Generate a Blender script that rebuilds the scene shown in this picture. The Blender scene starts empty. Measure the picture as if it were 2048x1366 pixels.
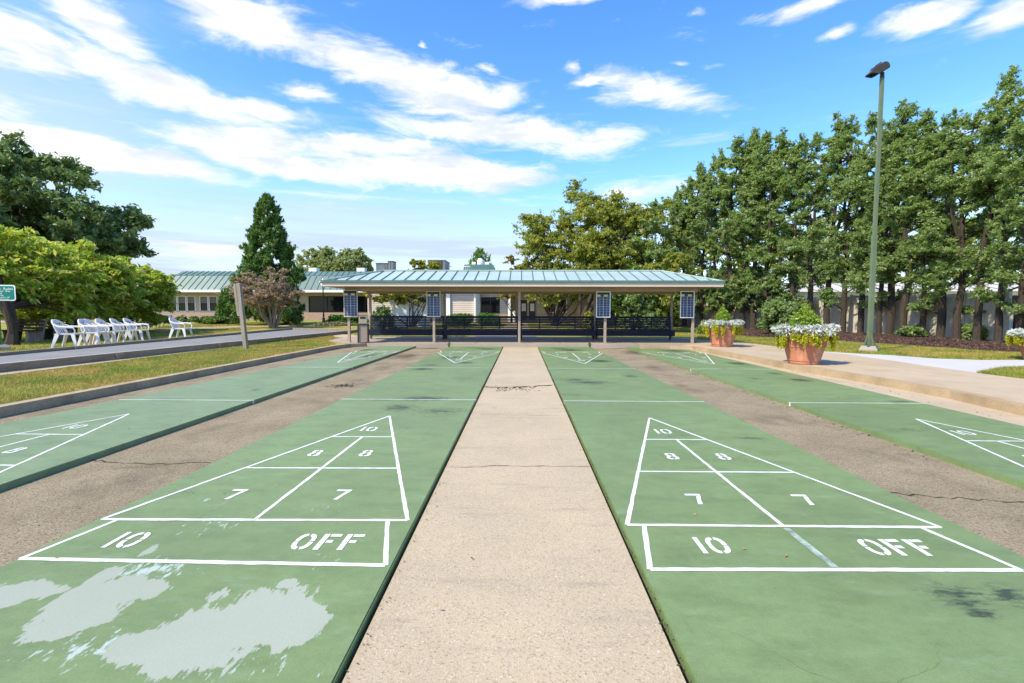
import bpy, bmesh, math, random
import numpy as np
from mathutils import Matrix, Vector
R = math.radians
scene = bpy.context.scene
COL = scene.collection

# ---------------------------------------------------------------- camera
FPX, CH = 980.0, 1.35            # focal length in photo pixels (2048 wide), camera height
CAMROT = Matrix.Rotation(0.01851, 4, 'Z') @ Matrix.Rotation(math.pi/2 - 0.06243, 4, 'X') @ Matrix.Rotation(0.0023, 4, 'Z')
cam = bpy.data.cameras.new('camera'); camo = bpy.data.objects.new('camera', cam); COL.objects.link(camo)
cam.sensor_width = 36; cam.lens = 36*FPX/2048; cam.clip_start = 0.05; cam.clip_end = 2000
camo.matrix_world = Matrix.Translation((0, 0, CH)) @ CAMROT
scene.camera = camo
C3 = CAMROT.to_3x3()
def ray(px, py):
    return (C3 @ Vector(((px-1024)/FPX, -(py-683)/FPX, -1))).normalized()
def G(px, py, z=0.0):
    d = ray(px, py); t = (z-CH)/d.z
    return Vector((d.x*t, d.y*t, z))
def D(px, py, Y):
    d = ray(px, py); t = Y/d.y
    return Vector((d.x*t, Y, CH+d.z*t))

# ---------------------------------------------------------------- sun, sky, exposure
SUN_AZ, SUN_EL = R(-128), R(47)       # azimuth from +Y towards +X
sdir = Vector((math.sin(SUN_AZ)*math.cos(SUN_EL), math.cos(SUN_AZ)*math.cos(SUN_EL), math.sin(SUN_EL)))
sl = bpy.data.lights.new('sun', 'SUN'); sl.energy = 2.45; sl.angle = R(1.5); sl.color = (1, .90, .70)
so = bpy.data.objects.new('sun', sl); COL.objects.link(so)
so.rotation_euler = sdir.to_track_quat('Z', 'Y').to_euler(); so.location = (-20, -20, 40)
scene.view_settings.view_transform = 'Standard'; scene.view_settings.look = 'None'
scene.view_settings.gamma = 1; scene.view_settings.exposure = 1.34

class NT:
    """small node-graph helper"""
    def __init__(s, tree): s.t = tree; s.n = tree.nodes; s.l = tree.links
    def node(s, typ, ins=None, **kw):
        n = s.n.new(typ)
        for k, v in kw.items(): setattr(n, k, v)
        for k, v in (ins or {}).items():
            sock = n.inputs[k]
            if isinstance(v, bpy.types.NodeSocket): s.l.new(v, sock)
            else: sock.default_value = v
        return n
    def math(s, op, a, b=0.0, c=None, clamp=False):
        n = s.n.new('ShaderNodeMath'); n.operation = op; n.use_clamp = clamp
        for i, v in enumerate((a, b) if c is None else (a, b, c)):
            if isinstance(v, bpy.types.NodeSocket): s.l.new(v, n.inputs[i])
            else: n.inputs[i].default_value = v
        return n.outputs[0]
    def noise(s, vec, scale, detail=4, rough=.55, dist=0.0):
        return s.node('ShaderNodeTexNoise', {'Vector': vec, 'Scale': scale, 'Detail': detail, 'Roughness': rough, 'Distortion': dist}).outputs[0]
    def remap(s, v, a, b, c=0.0, d=1.0, smooth=False):
        n = s.node('ShaderNodeMapRange', {'Value': v, 'From Min': a, 'From Max': b, 'To Min': c, 'To Max': d})
        if smooth: n.interpolation_type = 'SMOOTHSTEP'
        return n.outputs[0]
    def mix(s, f, a, b, mode='MIX'):
        n = s.n.new('ShaderNodeMix'); n.data_type = 'RGBA'; n.blend_type = mode
        for ix, v in ((0, f), (6, a), (7, b)):
            sock = n.inputs[ix]
            if isinstance(v, bpy.types.NodeSocket): s.l.new(v, sock)
            elif ix == 0: sock.default_value = v
            else: sock.default_value = (*v, 1) if len(v) == 3 else v
        return n.outputs[2]
    def mapping(s, vec, loc=(0,0,0), rot=(0,0,0), scale=(1,1,1), typ='POINT'):
        n = s.n.new('ShaderNodeMapping'); n.vector_type = typ
        s.l.new(vec, n.inputs[0]); n.inputs[1].default_value = loc; n.inputs[2].default_value = rot; n.inputs[3].default_value = scale
        return n.outputs[0]
    def blob(s, vec, loc, scale, rot=0.0):
        m = s.mapping(vec, loc, (0, 0, rot), scale, 'TEXTURE')
        g = s.n.new('ShaderNodeTexGradient'); g.gradient_type = 'SPHERICAL'; s.l.new(m, g.inputs[0])
        return g.outputs['Fac']

world = bpy.data.worlds.new('World'); scene.world = world; world.use_nodes = True
W = NT(world.node_tree); W.n.clear()
sky = W.node('ShaderNodeTexSky', sky_type='NISHITA'); sky.sun_disc = False
sky.sun_elevation = SUN_EL; sky.sun_rotation = SUN_AZ; sky.air_density = 1.0; sky.dust_density = .6; sky.ozone_density = 2.5
tc = W.node('ShaderNodeTexCoord')
sep = W.node('ShaderNodeSeparateXYZ', {0: tc.outputs['Generated']})
az = W.math('MULTIPLY', W.math('ARCTAN2', sep.outputs[0], sep.outputs[1]), 57.2958)
el = W.math('MULTIPLY', W.math('ARCSINE', sep.outputs[2]), 57.2958)
P0 = W.node('ShaderNodeCombineXYZ', {0: az, 1: el}).outputs[0]
# domain warp so that edges break up
wn = W.node('ShaderNodeTexNoise', {'Vector': W.mapping(P0, scale=(.055, .14, 1)), 'Scale': 1.0, 'Detail': 5, 'Roughness': .6}).outputs['Color']
wv = W.node('ShaderNodeVectorMath', {0: wn, 1: (.5, .5, .5)}, operation='SUBTRACT').outputs[0]
wv = W.node('ShaderNodeVectorMath', {0: wv, 1: (9, 5, 0)}, operation='MULTIPLY').outputs[0]
P = W.node('ShaderNodeVectorMath', {0: P0, 1: wv}, operation='ADD').outputs[0]
def azel(px, py):
    d = ray(px, py); return math.degrees(math.atan2(d.x, d.y)), math.degrees(math.asin(d.z))
CLOUDS = [ # photo px centre, half sizes px, tilt (deg, clockwise on the picture), strength
 (520,40,330,62,11,1), (770,140,290,58,12,1), (935,178,110,40,8,.9), (185,28,140,45,10,1), (30,60,130,62,0,.9),
 (330,168,350,52,11,.95), (540,222,130,28,6,.9), (60,112,150,36,4,.8), (535,277,120,30,0,.95), (210,306,340,44,4,1.25),
 (560,322,260,34,4,1.25), (850,345,280,34,2,1.25), (770,294,180,30,2,1.0), (1010,262,260,44,4,1.15), (965,222,120,24,2,.85),
 (1300,180,150,34,10,.8), (1175,172,44,14,-3,.8), (1143,145,20,18,30,.7), (1390,28,46,18,-5,.6), (1672,72,40,15,0,.65),
 (1830,35,95,44,-18,.85), (1995,36,110,42,0,.9), (1640,4,150,22,4,.6), (1300,378,190,28,-4,.6), (1120,4,120,16,-5,.6),
 (1360,128,40,9,5,.4), (1440,125,50,10,5,.4), (985,138,22,11,10,.7), (857,90,10,9,0,.7), (620,180,90,20,3,.5), (-80,190,260,60,4,.7)]
acc = None
for px, py, a, b, rot, k in CLOUDS:
    A, E = azel(px, py)
    ca = 57.3/FPX*math.cos(R(A))**2/max(.6, math.cos(R(E))); ce = 57.3/FPX*math.cos(R(A))*math.cos(R(E))**2
    g = W.math('MULTIPLY', W.blob(P, (A, E, 0), (a*ca*1.25, b*ce*1.3, 1), R(-rot)), k)
    acc = g if acc is None else W.math('MAXIMUM', acc, g)
n1 = W.noise(W.mapping(P0, rot=(0, 0, R(8)), scale=(.14, .42, 1)), 1.0, 8, .64, .5)
n2 = W.noise(W.mapping(P0, loc=(3, 9, 4), rot=(0, 0, R(6)), scale=(.035, .11, 1)), 1.0, 6, .6)
dens = W.math('ADD', acc, W.math('MULTIPLY', W.math('SUBTRACT', n1, .52), 1.5))
cl = W.remap(dens, .10, .72, 0, 1, True)
# veils: broad thin cloud to the left and low down
va, ve = azel(250, 260); vb, vf = azel(560, 470)
veil = W.math('MAXIMUM', W.blob(P0, (va-8, ve-2, 0), (34, 17, 1)), W.math('MULTIPLY', W.blob(P0, (vb, 6.0, 0), (70, 10, 1)), 1.3))
veil = W.remap(W.math('ADD', veil, W.math('MULTIPLY', W.math('SUBTRACT', n2, .5), 1.0)), .12, .95, 0, .74, True)
hz = W.remap(el, 1.0, 17, 1, 0, True)
veil = W.math('MAXIMUM', veil, W.math('MULTIPLY', hz, .45))
skyc = W.node('ShaderNodeHueSaturation', {'Hue': .508, 'Saturation': 1.30, 'Value': .92, 'Color': sky.outputs[0]}).outputs[0]
cshade = W.remap(W.noise(W.mapping(P0, loc=(1, .8, 2), scale=(.10, .34, 1)), 1.0, 6, .58), .36, .56, 0, 1, True)
ccol = W.mix(cshade, (2.2, 2.38, 2.7), (3.2, 3.17, 3.15))
c1 = W.mix(veil, skyc, (1.95, 2.28, 2.75))
c2 = W.mix(cl, c1, ccol)
bands = W.remap(W.noise(W.mapping(P0, loc=(2,5,7), scale=(.035, .5, 1)), 1.0, 5, .6), .44, .62, 0, 1, True)
bk = W.math('MULTIPLY', bands, W.remap(el, 4, 15, .8, 0, True))
c2 = W.mix(bk, c2, (1.62, 1.85, 2.35))
wh = W.remap(W.noise(W.mapping(P0, loc=(12,1,3), rot=(0,0,R(3)), scale=(.045, .38, 1)), 1.0, 7, .62), .52, .68, 0, 1, True)
c2 = W.mix(W.math('MULTIPLY', wh, W.remap(el, 12, 24, .75, 0, True)), c2, (2.85, 2.85, 2.9))
low = W.remap(el, -1.0, 0.0, 0, 1)
c2 = W.mix(low, (.8, .8, .7), c2)
bg = W.node('ShaderNodeBackground', {'Color': c2, 'Strength': .15})
W.node('ShaderNodeOutputWorld', {0: bg.outputs[0]})

# ---------------------------------------------------------------- mesh helpers
class MB:
    def __init__(s): s.v = []; s.f = []; s.m = []
    def add(s, verts, faces, mi=0):
        b = len(s.v); s.v += [tuple(p) for p in verts]
        s.f += [tuple(b+i for i in f) for f in faces]; s.m += [mi]*len(faces); return s
    def box(s, x0, x1, y0, y1, z0, z1, mi=0):
        return s.add([(x0,y0,z0),(x1,y0,z0),(x1,y1,z0),(x0,y1,z0),(x0,y0,z1),(x1,y0,z1),(x1,y1,z1),(x0,y1,z1)],
              [(0,3,2,1),(4,5,6,7),(0,1,5,4),(1,2,6,5),(2,3,7,6),(3,0,4,7)], mi)
    def beam(s, p0, p1, w, h, mi=0, up=(0,0,1)):
        p0, p1 = Vector(p0), Vector(p1); d = (p1-p0).normalized(); u = Vector(up)
        a = d.cross(u)
        if a.length < 1e-4: a = d.cross(Vector((0,1,0)))
        a.normalize(); b = a.cross(d).normalized(); a = a*w/2; b = b*h/2
        return s.add([p0-a-b, p0+a-b, p0+a+b, p0-a+b, p1-a-b, p1+a-b, p1+a+b, p1-a+b],
              [(0,1,2,3),(7,6,5,4),(0,4,5,1),(1,5,6,2),(2,6,7,3),(3,7,4,0)], mi)
    def tube(s, pts, rads, n=8, mi=0, cap=True):
        pts = [Vector(p) for p in pts]; b = len(s.v); k = len(pts)
        if not hasattr(rads, '__len__'): rads = [rads]*k
        for i, p in enumerate(pts):
            d = (pts[min(i+1, k-1)]-pts[max(i-1, 0)]).normalized()
            a = d.cross(Vector((.13, 1, .07)));  a.normalize(); c = d.cross(a)
            for j in range(n):
                t = 2*math.pi*j/n; s.v.append(tuple(p+(a*math.cos(t)+c*math.sin(t))*rads[i]))
        for i in range(k-1):
            for j in range(n):
                s.f.append((b+i*n+j, b+i*n+(j+1)%n, b+(i+1)*n+(j+1)%n, b+(i+1)*n+j)); s.m.append(mi)
        if cap:
            s.f.append(tuple(b+j for j in reversed(range(n)))); s.f.append(tuple(b+(k-1)*n+j for j in range(n))); s.m += [mi, mi]
        return s
    def lathe(s, prof, n=28, c=(0,0,0), mi=0, cap=True):
        b = len(s.v); k = len(prof)
        for r, z in prof:
            for j in range(n):
                t = 2*math.pi*j/n; s.v.append((c[0]+r*math.cos(t), c[1]+r*math.sin(t), c[2]+z))
        for i in range(k-1):
            for j in range(n):
                s.f.append((b+i*n+j, b+i*n+(j+1)%n, b+(i+1)*n+(j+1)%n, b+(i+1)*n+j)); s.m.append(mi)
        if cap:
            s.f.append(tuple(b+j for j in reversed(range(n)))); s.f.append(tuple(b+(k-1)*n+j for j in range(n))); s.m += [mi, mi]
        return s
    def prism(s, poly, z0, z1, mi=0):
        n = len(poly)
        a = sum(poly[i][0]*poly[(i+1)%n][1]-poly[(i+1)%n][0]*poly[i][1] for i in range(n))
        if a < 0: poly = list(reversed(poly))
        return s.add([(p[0],p[1],z0) for p in poly]+[(p[0],p[1],z1) for p in poly],
              [tuple(reversed(range(n))), tuple(range(n, 2*n))]+[(i,(i+1)%n,n+(i+1)%n,n+i) for i in range(n)], mi)
    def strip(s, a, b, w, z, mi=0, h=.004):
        """flat painted stripe a->b (2D) of width w, top at z"""
        a, b = Vector((a[0],a[1])), Vector((b[0],b[1])); d = (b-a).normalized(); q = Vector((-d.y, d.x))*w/2
        return s.add([(p.x,p.y,z) for p in (a-q, b-q, b+q, a+q)], [(0,1,2,3)], mi)
    def build(s, name, mats, parent=None, smooth=False, bevel=0.0, origin=None):
        me = bpy.data.meshes.new(name)
        vs = s.v
        if origin is not None: vs = [(x-origin[0], y-origin[1], z-origin[2]) for x, y, z in vs]
        me.from_pydata(vs, [], s.f)
        for m in (mats if isinstance(mats, (list, tuple)) else [mats]): me.materials.append(m)
        if any(s.m): me.polygons.foreach_set('material_index', s.m)
        if bevel:
            bm = bmesh.new(); bm.from_mesh(me); bmesh.ops.remove_doubles(bm, verts=bm.verts, dist=1e-5)
            ed = [e for e in bm.edges if len(e.link_faces) == 2 and e.calc_face_angle(0) > .6]
            bmesh.ops.bevel(bm, geom=ed, offset=bevel, segments=2, affect='EDGES', clamp_overlap=True)
            bm.to_mesh(me); bm.free()
        if smooth:
            me.polygons.foreach_set('use_smooth', [True]*len(me.polygons))
            try: me.set_sharp_from_angle(angle=R(38))
            except Exception: pass
        me.update()
        o = bpy.data.objects.new(name, me); COL.objects.link(o)
        if origin is not None: o.location = origin
        if parent is not None: o.parent = parent
        return o
def tag(o, label=None, cat=None, group=None, kind=None):
    if label: o['label'] = label
    if cat: o['category'] = cat
    if group: o['group'] = group
    if kind: o['kind'] = kind
    return o
def empty(name, loc, rz=0, label=None, cat=None, group=None):
    o = bpy.data.objects.new(name, None); COL.objects.link(o); o.location = loc; o.rotation_euler = (0, 0, rz)
    o.empty_display_size = .2
    return tag(o, label, cat, group)
def struct(o, kind='structure'): o['kind'] = kind; return o
KIDS = {}
def kid(p, o): KIDS.setdefault(p.name, []).append(o); return o
def copy_tree(o, parent=None):
    c = o.copy(); COL.objects.link(c)
    if parent is not None: c.parent = parent
    for ch in list(o.children): copy_tree(ch, c)
    return c

# ---------------------------------------------------------------- materials
def new_mat(name):
    m = bpy.data.materials.new(name); m.use_nodes = True; n = NT(m.node_tree); n.n.clear()
    out = n.node('ShaderNodeOutputMaterial'); return m, n, out
def M(name, col, rough=.7, var=.12, vs=2.5, fine=0.0, fs=90, bump=0.0, bs=60, spec=.3, metal=0.0, dirt=None, dirt_amt=.0, ds=1.2, stretch=(1,1,1)):
    m, n, out = new_mat(name)
    co = n.mapping(n.node('ShaderNodeTexCoord').outputs['Object'], scale=stretch)
    f = n.remap(n.noise(co, vs, 5, .6), .3, .7)
    c = n.mix(f, tuple(x*(1-var) for x in col), tuple(min(1, x*(1+var)) for x in col))
    if fine:
        g = n.remap(n.noise(co, fs, 2, .7), .35, .65)
        c = n.mix(g, c, n.mix(1.0, c, (1-fine, 1-fine, 1-fine), 'MULTIPLY'))
    if dirt:
        d = n.remap(n.noise(co, ds, 7, .68), .52, .72, 0, dirt_amt); c = n.mix(d, c, dirt)
    b = n.node('ShaderNodeBsdfPrincipled', {'Base Color': c, 'Roughness': rough, 'Specular IOR Level': spec, 'Metallic': metal})
    if bump:
        bn = n.node('ShaderNodeBump', {'Strength': bump, 'Distance': .02, 'Height': n.noise(co, bs, 4, .65)}); n.l.new(bn.outputs[0], b.inputs['Normal'])
    n.l.new(b.outputs[0], out.inputs[0]); return m
def leafmat(name, c1, c2, c3=None, p3=.0, trans=.35, rough=.5, nscale=.6):
    m, n, out = new_mat(name)
    geo = n.node('ShaderNodeNewGeometry'); ri = geo.outputs['Random Per Island']
    co = n.node('ShaderNodeTexCoord').outputs['Object']
    big = n.remap(n.noise(co, nscale, 3, .6), .35, .65)
    f = n.math('ADD', n.math('MULTIPLY', ri, .6), n.math('MULTIPLY', big, .4))
    c = n.mix(f, c1, c2)
    if c3:
        k = n.math('LESS_THAN', n.math('FRACT', n.math('MULTIPLY', ri, 17.31)), p3); c = n.mix(k, c, c3)
    b = n.node('ShaderNodeBsdfPrincipled', {'Base Color': c, 'Roughness': rough, 'Specular IOR Level': .25})
    t = n.node('ShaderNodeBsdfTranslucent', {'Color': n.mix(1.0, c, (1.25, 1.25, .7), 'MULTIPLY')})
    x = n.node('ShaderNodeMixShader', {0: trans, 1: b.outputs[0], 2: t.outputs[0]})
    n.l.new(x.outputs[0], out.inputs[0]); return m

m_white = M('white_paint', (.80,.80,.78), .5, .04, 3)
m_beige = M('beige_wall', (.40,.33,.24), .7, .06, 1.5)
m_fascia = M('fascia_paint', (.56,.47,.37), .5, .06, 1.2)
m_beam = M('beam_paint', (.36,.265,.18), .6, .08, 1.5)
m_post = M('post_paint', (.36,.285,.215), .6, .15, 3, dirt=(.22,.16,.11), dirt_amt=.5, ds=3)
m_brick = M('brick', (.34,.22,.16), .85, .25, 8, bump=.3, bs=30)
m_navy = M('navy_metal', (.011,.015,.036), .5, .2, 4, spec=.25)
m_black = M('black_metal', (.02,.02,.025), .45, .1, 4)
m_greenpole = M('green_pole_paint', (.125,.165,.095), .5, .12, 2)
m_bronze = M('bronze_metal', (.05,.042,.035), .5, .2, 3)
m_concrete = M('old_concrete', (.40,.34,.27), .9, .15, 4, fine=.25, fs=70, bump=.3, bs=80, dirt=(.10,.085,.06), dirt_amt=.6, ds=2)
m_kerb = M('kerb_concrete', (.47,.36,.23), .9, .16, 3, fine=.3, fs=60, bump=.35, bs=70, dirt=(.14,.11,.075), dirt_amt=.75, ds=1.6)
m_kerb_r = M('tan_kerb_concrete', (.42,.31,.18), .9, .14, 2.5, fine=.22, fs=60, bump=.3, bs=70, dirt=(.2,.14,.08), dirt_amt=.5, ds=1.6)
m_patio = M('tan_concrete', (.47,.37,.245), .85, .09, 1.2, fine=.12, fs=55, bump=.12, bs=60, dirt=(.33,.21,.11), dirt_amt=.4, ds=.8)
m_slab = M('slab_concrete', (.38,.315,.25), .85, .12, .8, fine=.12, fs=55, bump=.12, bs=60, dirt=(.25,.2,.15), dirt_amt=.4, ds=.9)
m_newconc = M('new_concrete', (.52,.50,.48), .8, .05, 1.2, fine=.08, fs=60)
m_asphalt = M('aged_asphalt', (.335,.275,.21), .95, .2, 1.6, fine=.6, fs=60, bump=.5, bs=110, spec=.08, dirt=(.12,.09,.07), dirt_amt=.7, ds=.75)
def asphaltmat():
    m, n, out = new_mat('aged_asphalt')
    co = n.node('ShaderNodeTexCoord').outputs['Object']
    c = n.mix(n.remap(n.noise(co, 1.3, 6, .65), .3, .7), (.225,.183,.114), (.335,.277,.178))
    g = n.noise(co, 62, 3, .8); c = n.mix(n.remap(g, .50, .66, 0, .85), c, (.10,.076,.053)); c = n.mix(n.remap(n.noise(n.mapping(co, loc=(9,2,4)), 70, 2, .7), .58, .70, 0, .7), c, (.52,.44,.34))
    d = n.noise(n.mapping(co, scale=(1.2, .8, 1)), 1.1, 8, .7)
    c = n.mix(n.remap(d, .52, .72, 0, .7), c, (.11,.085,.062))
    a = None
    for px, py, rx, ry, k in ((810,712,.8,1.6,.9),(770,735,.5,1.2,.6),(690,771,.5,.35,.8),(860,696,.8,.8,.9),(1270,705,.7,1.6,.9),(1310,735,.5,1.4,.7),(1360,770,.4,1.0,.5),(1235,696,.8,.8,.9),(300,930,.7,.3,.4),(1800,900,.5,.6,.4)):
        p = G(px, py, -.05); b_ = n.math('MULTIPLY', n.blob(co, (p.x, p.y, 0), (rx, ry, 9)), k); a = b_ if a is None else n.math('MAXIMUM', a, b_)
    st_ = n.remap(n.math('ADD', a, n.math('MULTIPLY', n.math('SUBTRACT', n.noise(n.mapping(co, scale=(1, 2, 1)), 3, 8, .74), .5), 1.6)), .25, .8)
    c = n.mix(n.math('MULTIPLY', st_, .72), c, (.055,.042,.032))
    b = n.node('ShaderNodeBsdfPrincipled', {'Base Color': c, 'Roughness': .95, 'Specular IOR Level': .08})
    bp = n.node('ShaderNodeBump', {'Strength': .6, 'Distance': .015, 'Height': g}); n.l.new(bp.outputs[0], b.inputs['Normal'])
    n.l.new(b.outputs[0], out.inputs[0]); return m
m_asphalt = asphaltmat()
m_crack = M('crack_dirt', (.035,.03,.022), 1, .3, 30)
m_wood = M('weathered_wood', (.34,.26,.175), .85, .22, 3, fine=.3, fs=25, bump=.3, bs=25, dirt=(.10,.08,.06), dirt_amt=.6, ds=2, stretch=(4,.35,4))
m_woodv = M('weathered_post_wood', (.36,.31,.245), .85, .22, 3, fine=.35, fs=25, bump=.3, bs=25, dirt=(.12,.09,.06), dirt_amt=.6, ds=2, stretch=(5,5,.35))
m_boardtop = M('white_board_edge', (.66,.63,.58), .7, .1, 3)
m_bocce = M('bocce_carpet', (.235,.235,.22), .9, .12, 1.5, fine=.2, fs=60, dirt=(.25,.22,.15), dirt_amt=.5, ds=1)
m_terra = M('terracotta', (.43,.17,.095), .7, .14, 4, fine=.05, fs=50, dirt=(.62,.42,.32), dirt_amt=.5, ds=3)
m_soil = M('soil', (.05,.035,.025), 1, .3, 20)
m_mulch = M('mulch', (.085,.045,.032), 1, .35, 14, fine=.5, fs=60, bump=.8, bs=40)
m_fence = M('beige_vinyl', (.52,.46,.37), .55, .07, .8, dirt=(.30,.22,.12), dirt_amt=.35, ds=.7)
m_glass = M('dark_glass', (.010,.012,.014), .05, .3, .5, spec=.22)
m_blind = M('window_blind', (.17,.15,.13), .8, .1, 4)
m_plastic = M('white_plastic', (.76,.72,.71), .38, .03, 4, spec=.45)
m_sling = M('taupe_sling', (.30,.27,.22), .8, .1, 20)
m_bark = M('bark', (.055,.042,.03), .95, .3, 7, bump=.6, bs=22, stretch=(3,3,.6))
m_barkgrey = M('grey_bark', (.26,.20,.15), .9, .25, 6, bump=.4, bs=22, stretch=(3,3,.6))
m_aggr = M('exposed_aggregate', (.34,.27,.21), .9, .4, 60, bump=.7, bs=70)
m_hvac = M('galvanised_metal', (.17,.185,.19), .5, .12, 2)
m_hvacdark = M('dark_louvre', (.045,.038,.032), .7, .15, 10)
m_sign = M('sign_green', (.0,.20,.155), .35, .05, 3)
m_yellow = M('yellow_strip', (.62,.56,.20), .6, .1, 20)
m_board = M('score_board_blue', (.05,.065,.115), .5, .15, 8)
m_boardline = M('score_board_line', (.46,.50,.55), .6, .1, 8)
m_paint = None

def roofmat(name, col):
    m, n, out = new_mat(name)
    co = n.node('ShaderNodeTexCoord').outputs['Object']
    f = n.remap(n.noise(co, .7, 4, .6), .3, .7)
    c = n.mix(f, tuple(x*.92 for x in col), tuple(x*1.08 for x in col))
    b = n.node('ShaderNodeBsdfPrincipled', {'Base Color': c, 'Roughness': n.remap(f, 0, 1, .34, .42), 'Specular IOR Level': .5})
    n.l.new(b.outputs[0], out.inputs[0]); return m
m_roof = roofmat('green_metal_roof', (.37,.465,.42))
m_roofb = roofmat('green_metal_roof_building', (.10,.175,.148))
m_seam = M('roof_seam', (.09,.16,.15), .4, .1, 2)

def sidingmat():
    m, n, out = new_mat('lap_siding')
    co = n.node('ShaderNodeTexCoord').outputs['Object']
    sp = n.node('ShaderNodeSeparateXYZ', {0: co})
    fr = n.math('FRACT', n.math('MULTIPLY', sp.outputs[2], 6.2))
    edge = n.math('LESS_THAN', fr, .13)
    c = n.mix(n.remap(n.noise(co, 1.2, 3), .3, .7), (.50,.43,.36), (.58,.50,.43))
    c = n.mix(edge, c, (.30,.25,.2))
    b = n.node('ShaderNodeBsdfPrincipled', {'Base Color': c, 'Roughness': .6})
    bp = n.node('ShaderNodeBump', {'Strength': .8, 'Distance': .03, 'Height': n.math('SUBTRACT', 1, fr)}); n.l.new(bp.outputs[0], b.inputs['Normal'])
    n.l.new(b.outputs[0], out.inputs[0]); return m
m_siding = sidingmat()
def brickmat():
    m, n, out = new_mat('brick_courses')
    co = n.mapping(n.node('ShaderNodeTexCoord').outputs['Object'], rot=(R(90),0,0))
    t = n.node('ShaderNodeTexBrick', {'Vector': co, 'Color1': (.40,.27,.20,1), 'Color2': (.30,.20,.15,1), 'Mortar': (.42,.37,.31,1), 'Scale': 4.6, 'Mortar Size': .018})
    b = n.node('ShaderNodeBsdfPrincipled', {'Base Color': t.outputs[0], 'Roughness': .9}); n.l.new(b.outputs[0], out.inputs[0]); return m
m_brickc = brickmat()
def grassmat(name='lawn_grass', c1=(.16,.225,.04), c2=(.31,.34,.06), dry=(.46,.33,.11), blades=False):
    m, n, out = new_mat(name)
    co = n.node('ShaderNodeTexCoord').outputs['Object']
    f = n.remap(n.noise(co, 1.1, 6, .65), .32, .68)
    c = n.mix(f, c1, c2)
    d = n.remap(n.noise(n.mapping(co, loc=(5,3,1)), .75, 6, .7), .42, .62, 0, .9); 
    c = n.mix(d, c, dry)
    if blades:
        ri = n.node('ShaderNodeNewGeometry').outputs['Random Per Island']
        c = n.mix(1.0, c, n.mix(ri, (.65,.7,.6), (1.45,1.4,1.3)), 'MULTIPLY')
        b = n.node('ShaderNodeBsdfPrincipled', {'Base Color': c, 'Roughness': .6, 'Specular IOR Level': .2})
        t = n.node('ShaderNodeBsdfTranslucent', {'Color': c}); x = n.node('ShaderNodeMixShader', {0: .35, 1: b.outputs[0], 2: t.outputs[0]})
        n.l.new(x.outputs[0], out.inputs[0])
    else:
        g = n.remap(n.noise(co, 38, 3, .7), .3, .7)
        c = n.mix(1.0, c, n.mix(g, (.6,.6,.6), (1.3,1.3,1.25)), 'MULTIPLY')
        b = n.node('ShaderNodeBsdfPrincipled', {'Base Color': c, 'Roughness': .9, 'Specular IOR Level': .1})
        bp = n.node('ShaderNodeBump', {'Strength': .8, 'Distance': .05, 'Height': n.noise(co, 30, 4, .7)}); n.l.new(bp.outputs[0], b.inputs['Normal'])
        n.l.new(b.outputs[0], out.inputs[0])
    return m
m_lawn = grassmat()
m_blade = grassmat('grass_blades', blades=True)

def concrete_center():
    m, n, out = new_mat('exposed_sand_concrete')
    co = n.node('ShaderNodeTexCoord').outputs['Object']
    f = n.remap(n.noise(co, .9, 6, .62), .3, .7)
    c = n.mix(f, (.395,.322,.214), (.49,.395,.258))
    g = n.noise(co, 85, 3, .75)
    c = n.mix(n.remap(g, .53, .66, 0, .75), c, (.24,.165,.10))
    c = n.mix(n.remap(n.noise(n.mapping(co, loc=(7,1,3)), 120, 2, .7), .58, .70, 0, .8), c, (.66,.56,.44))
    vo = n.node('ShaderNodeTexVoronoi', {'Vector': co, 'Scale': 22, 'Randomness': 1}).outputs['Distance']
    rare = n.math('MULTIPLY', n.math('LESS_THAN', vo, .085), n.math('GREATER_THAN', n.noise(co, 3, 2), .52))
    c = n.mix(n.math('MULTIPLY', rare, .75), c, (.09,.06,.04))
    st = n.remap(n.noise(n.mapping(co, scale=(.9, 5, 1)), 1.3, 7, .7), .56, .74, 0, .6)
    c = n.mix(st, c, (.24,.205,.165))
    b = n.node('ShaderNodeBsdfPrincipled', {'Base Color': c, 'Roughness': .9, 'Specular IOR Level': .2})
    bp = n.node('ShaderNodeBump', {'Strength': .35, 'Distance': .01, 'Height': g}); n.l.new(bp.outputs[0], b.inputs['Normal'])
    n.l.new(b.outputs[0], out.inputs[0]); return m
m_center = concrete_center()

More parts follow.
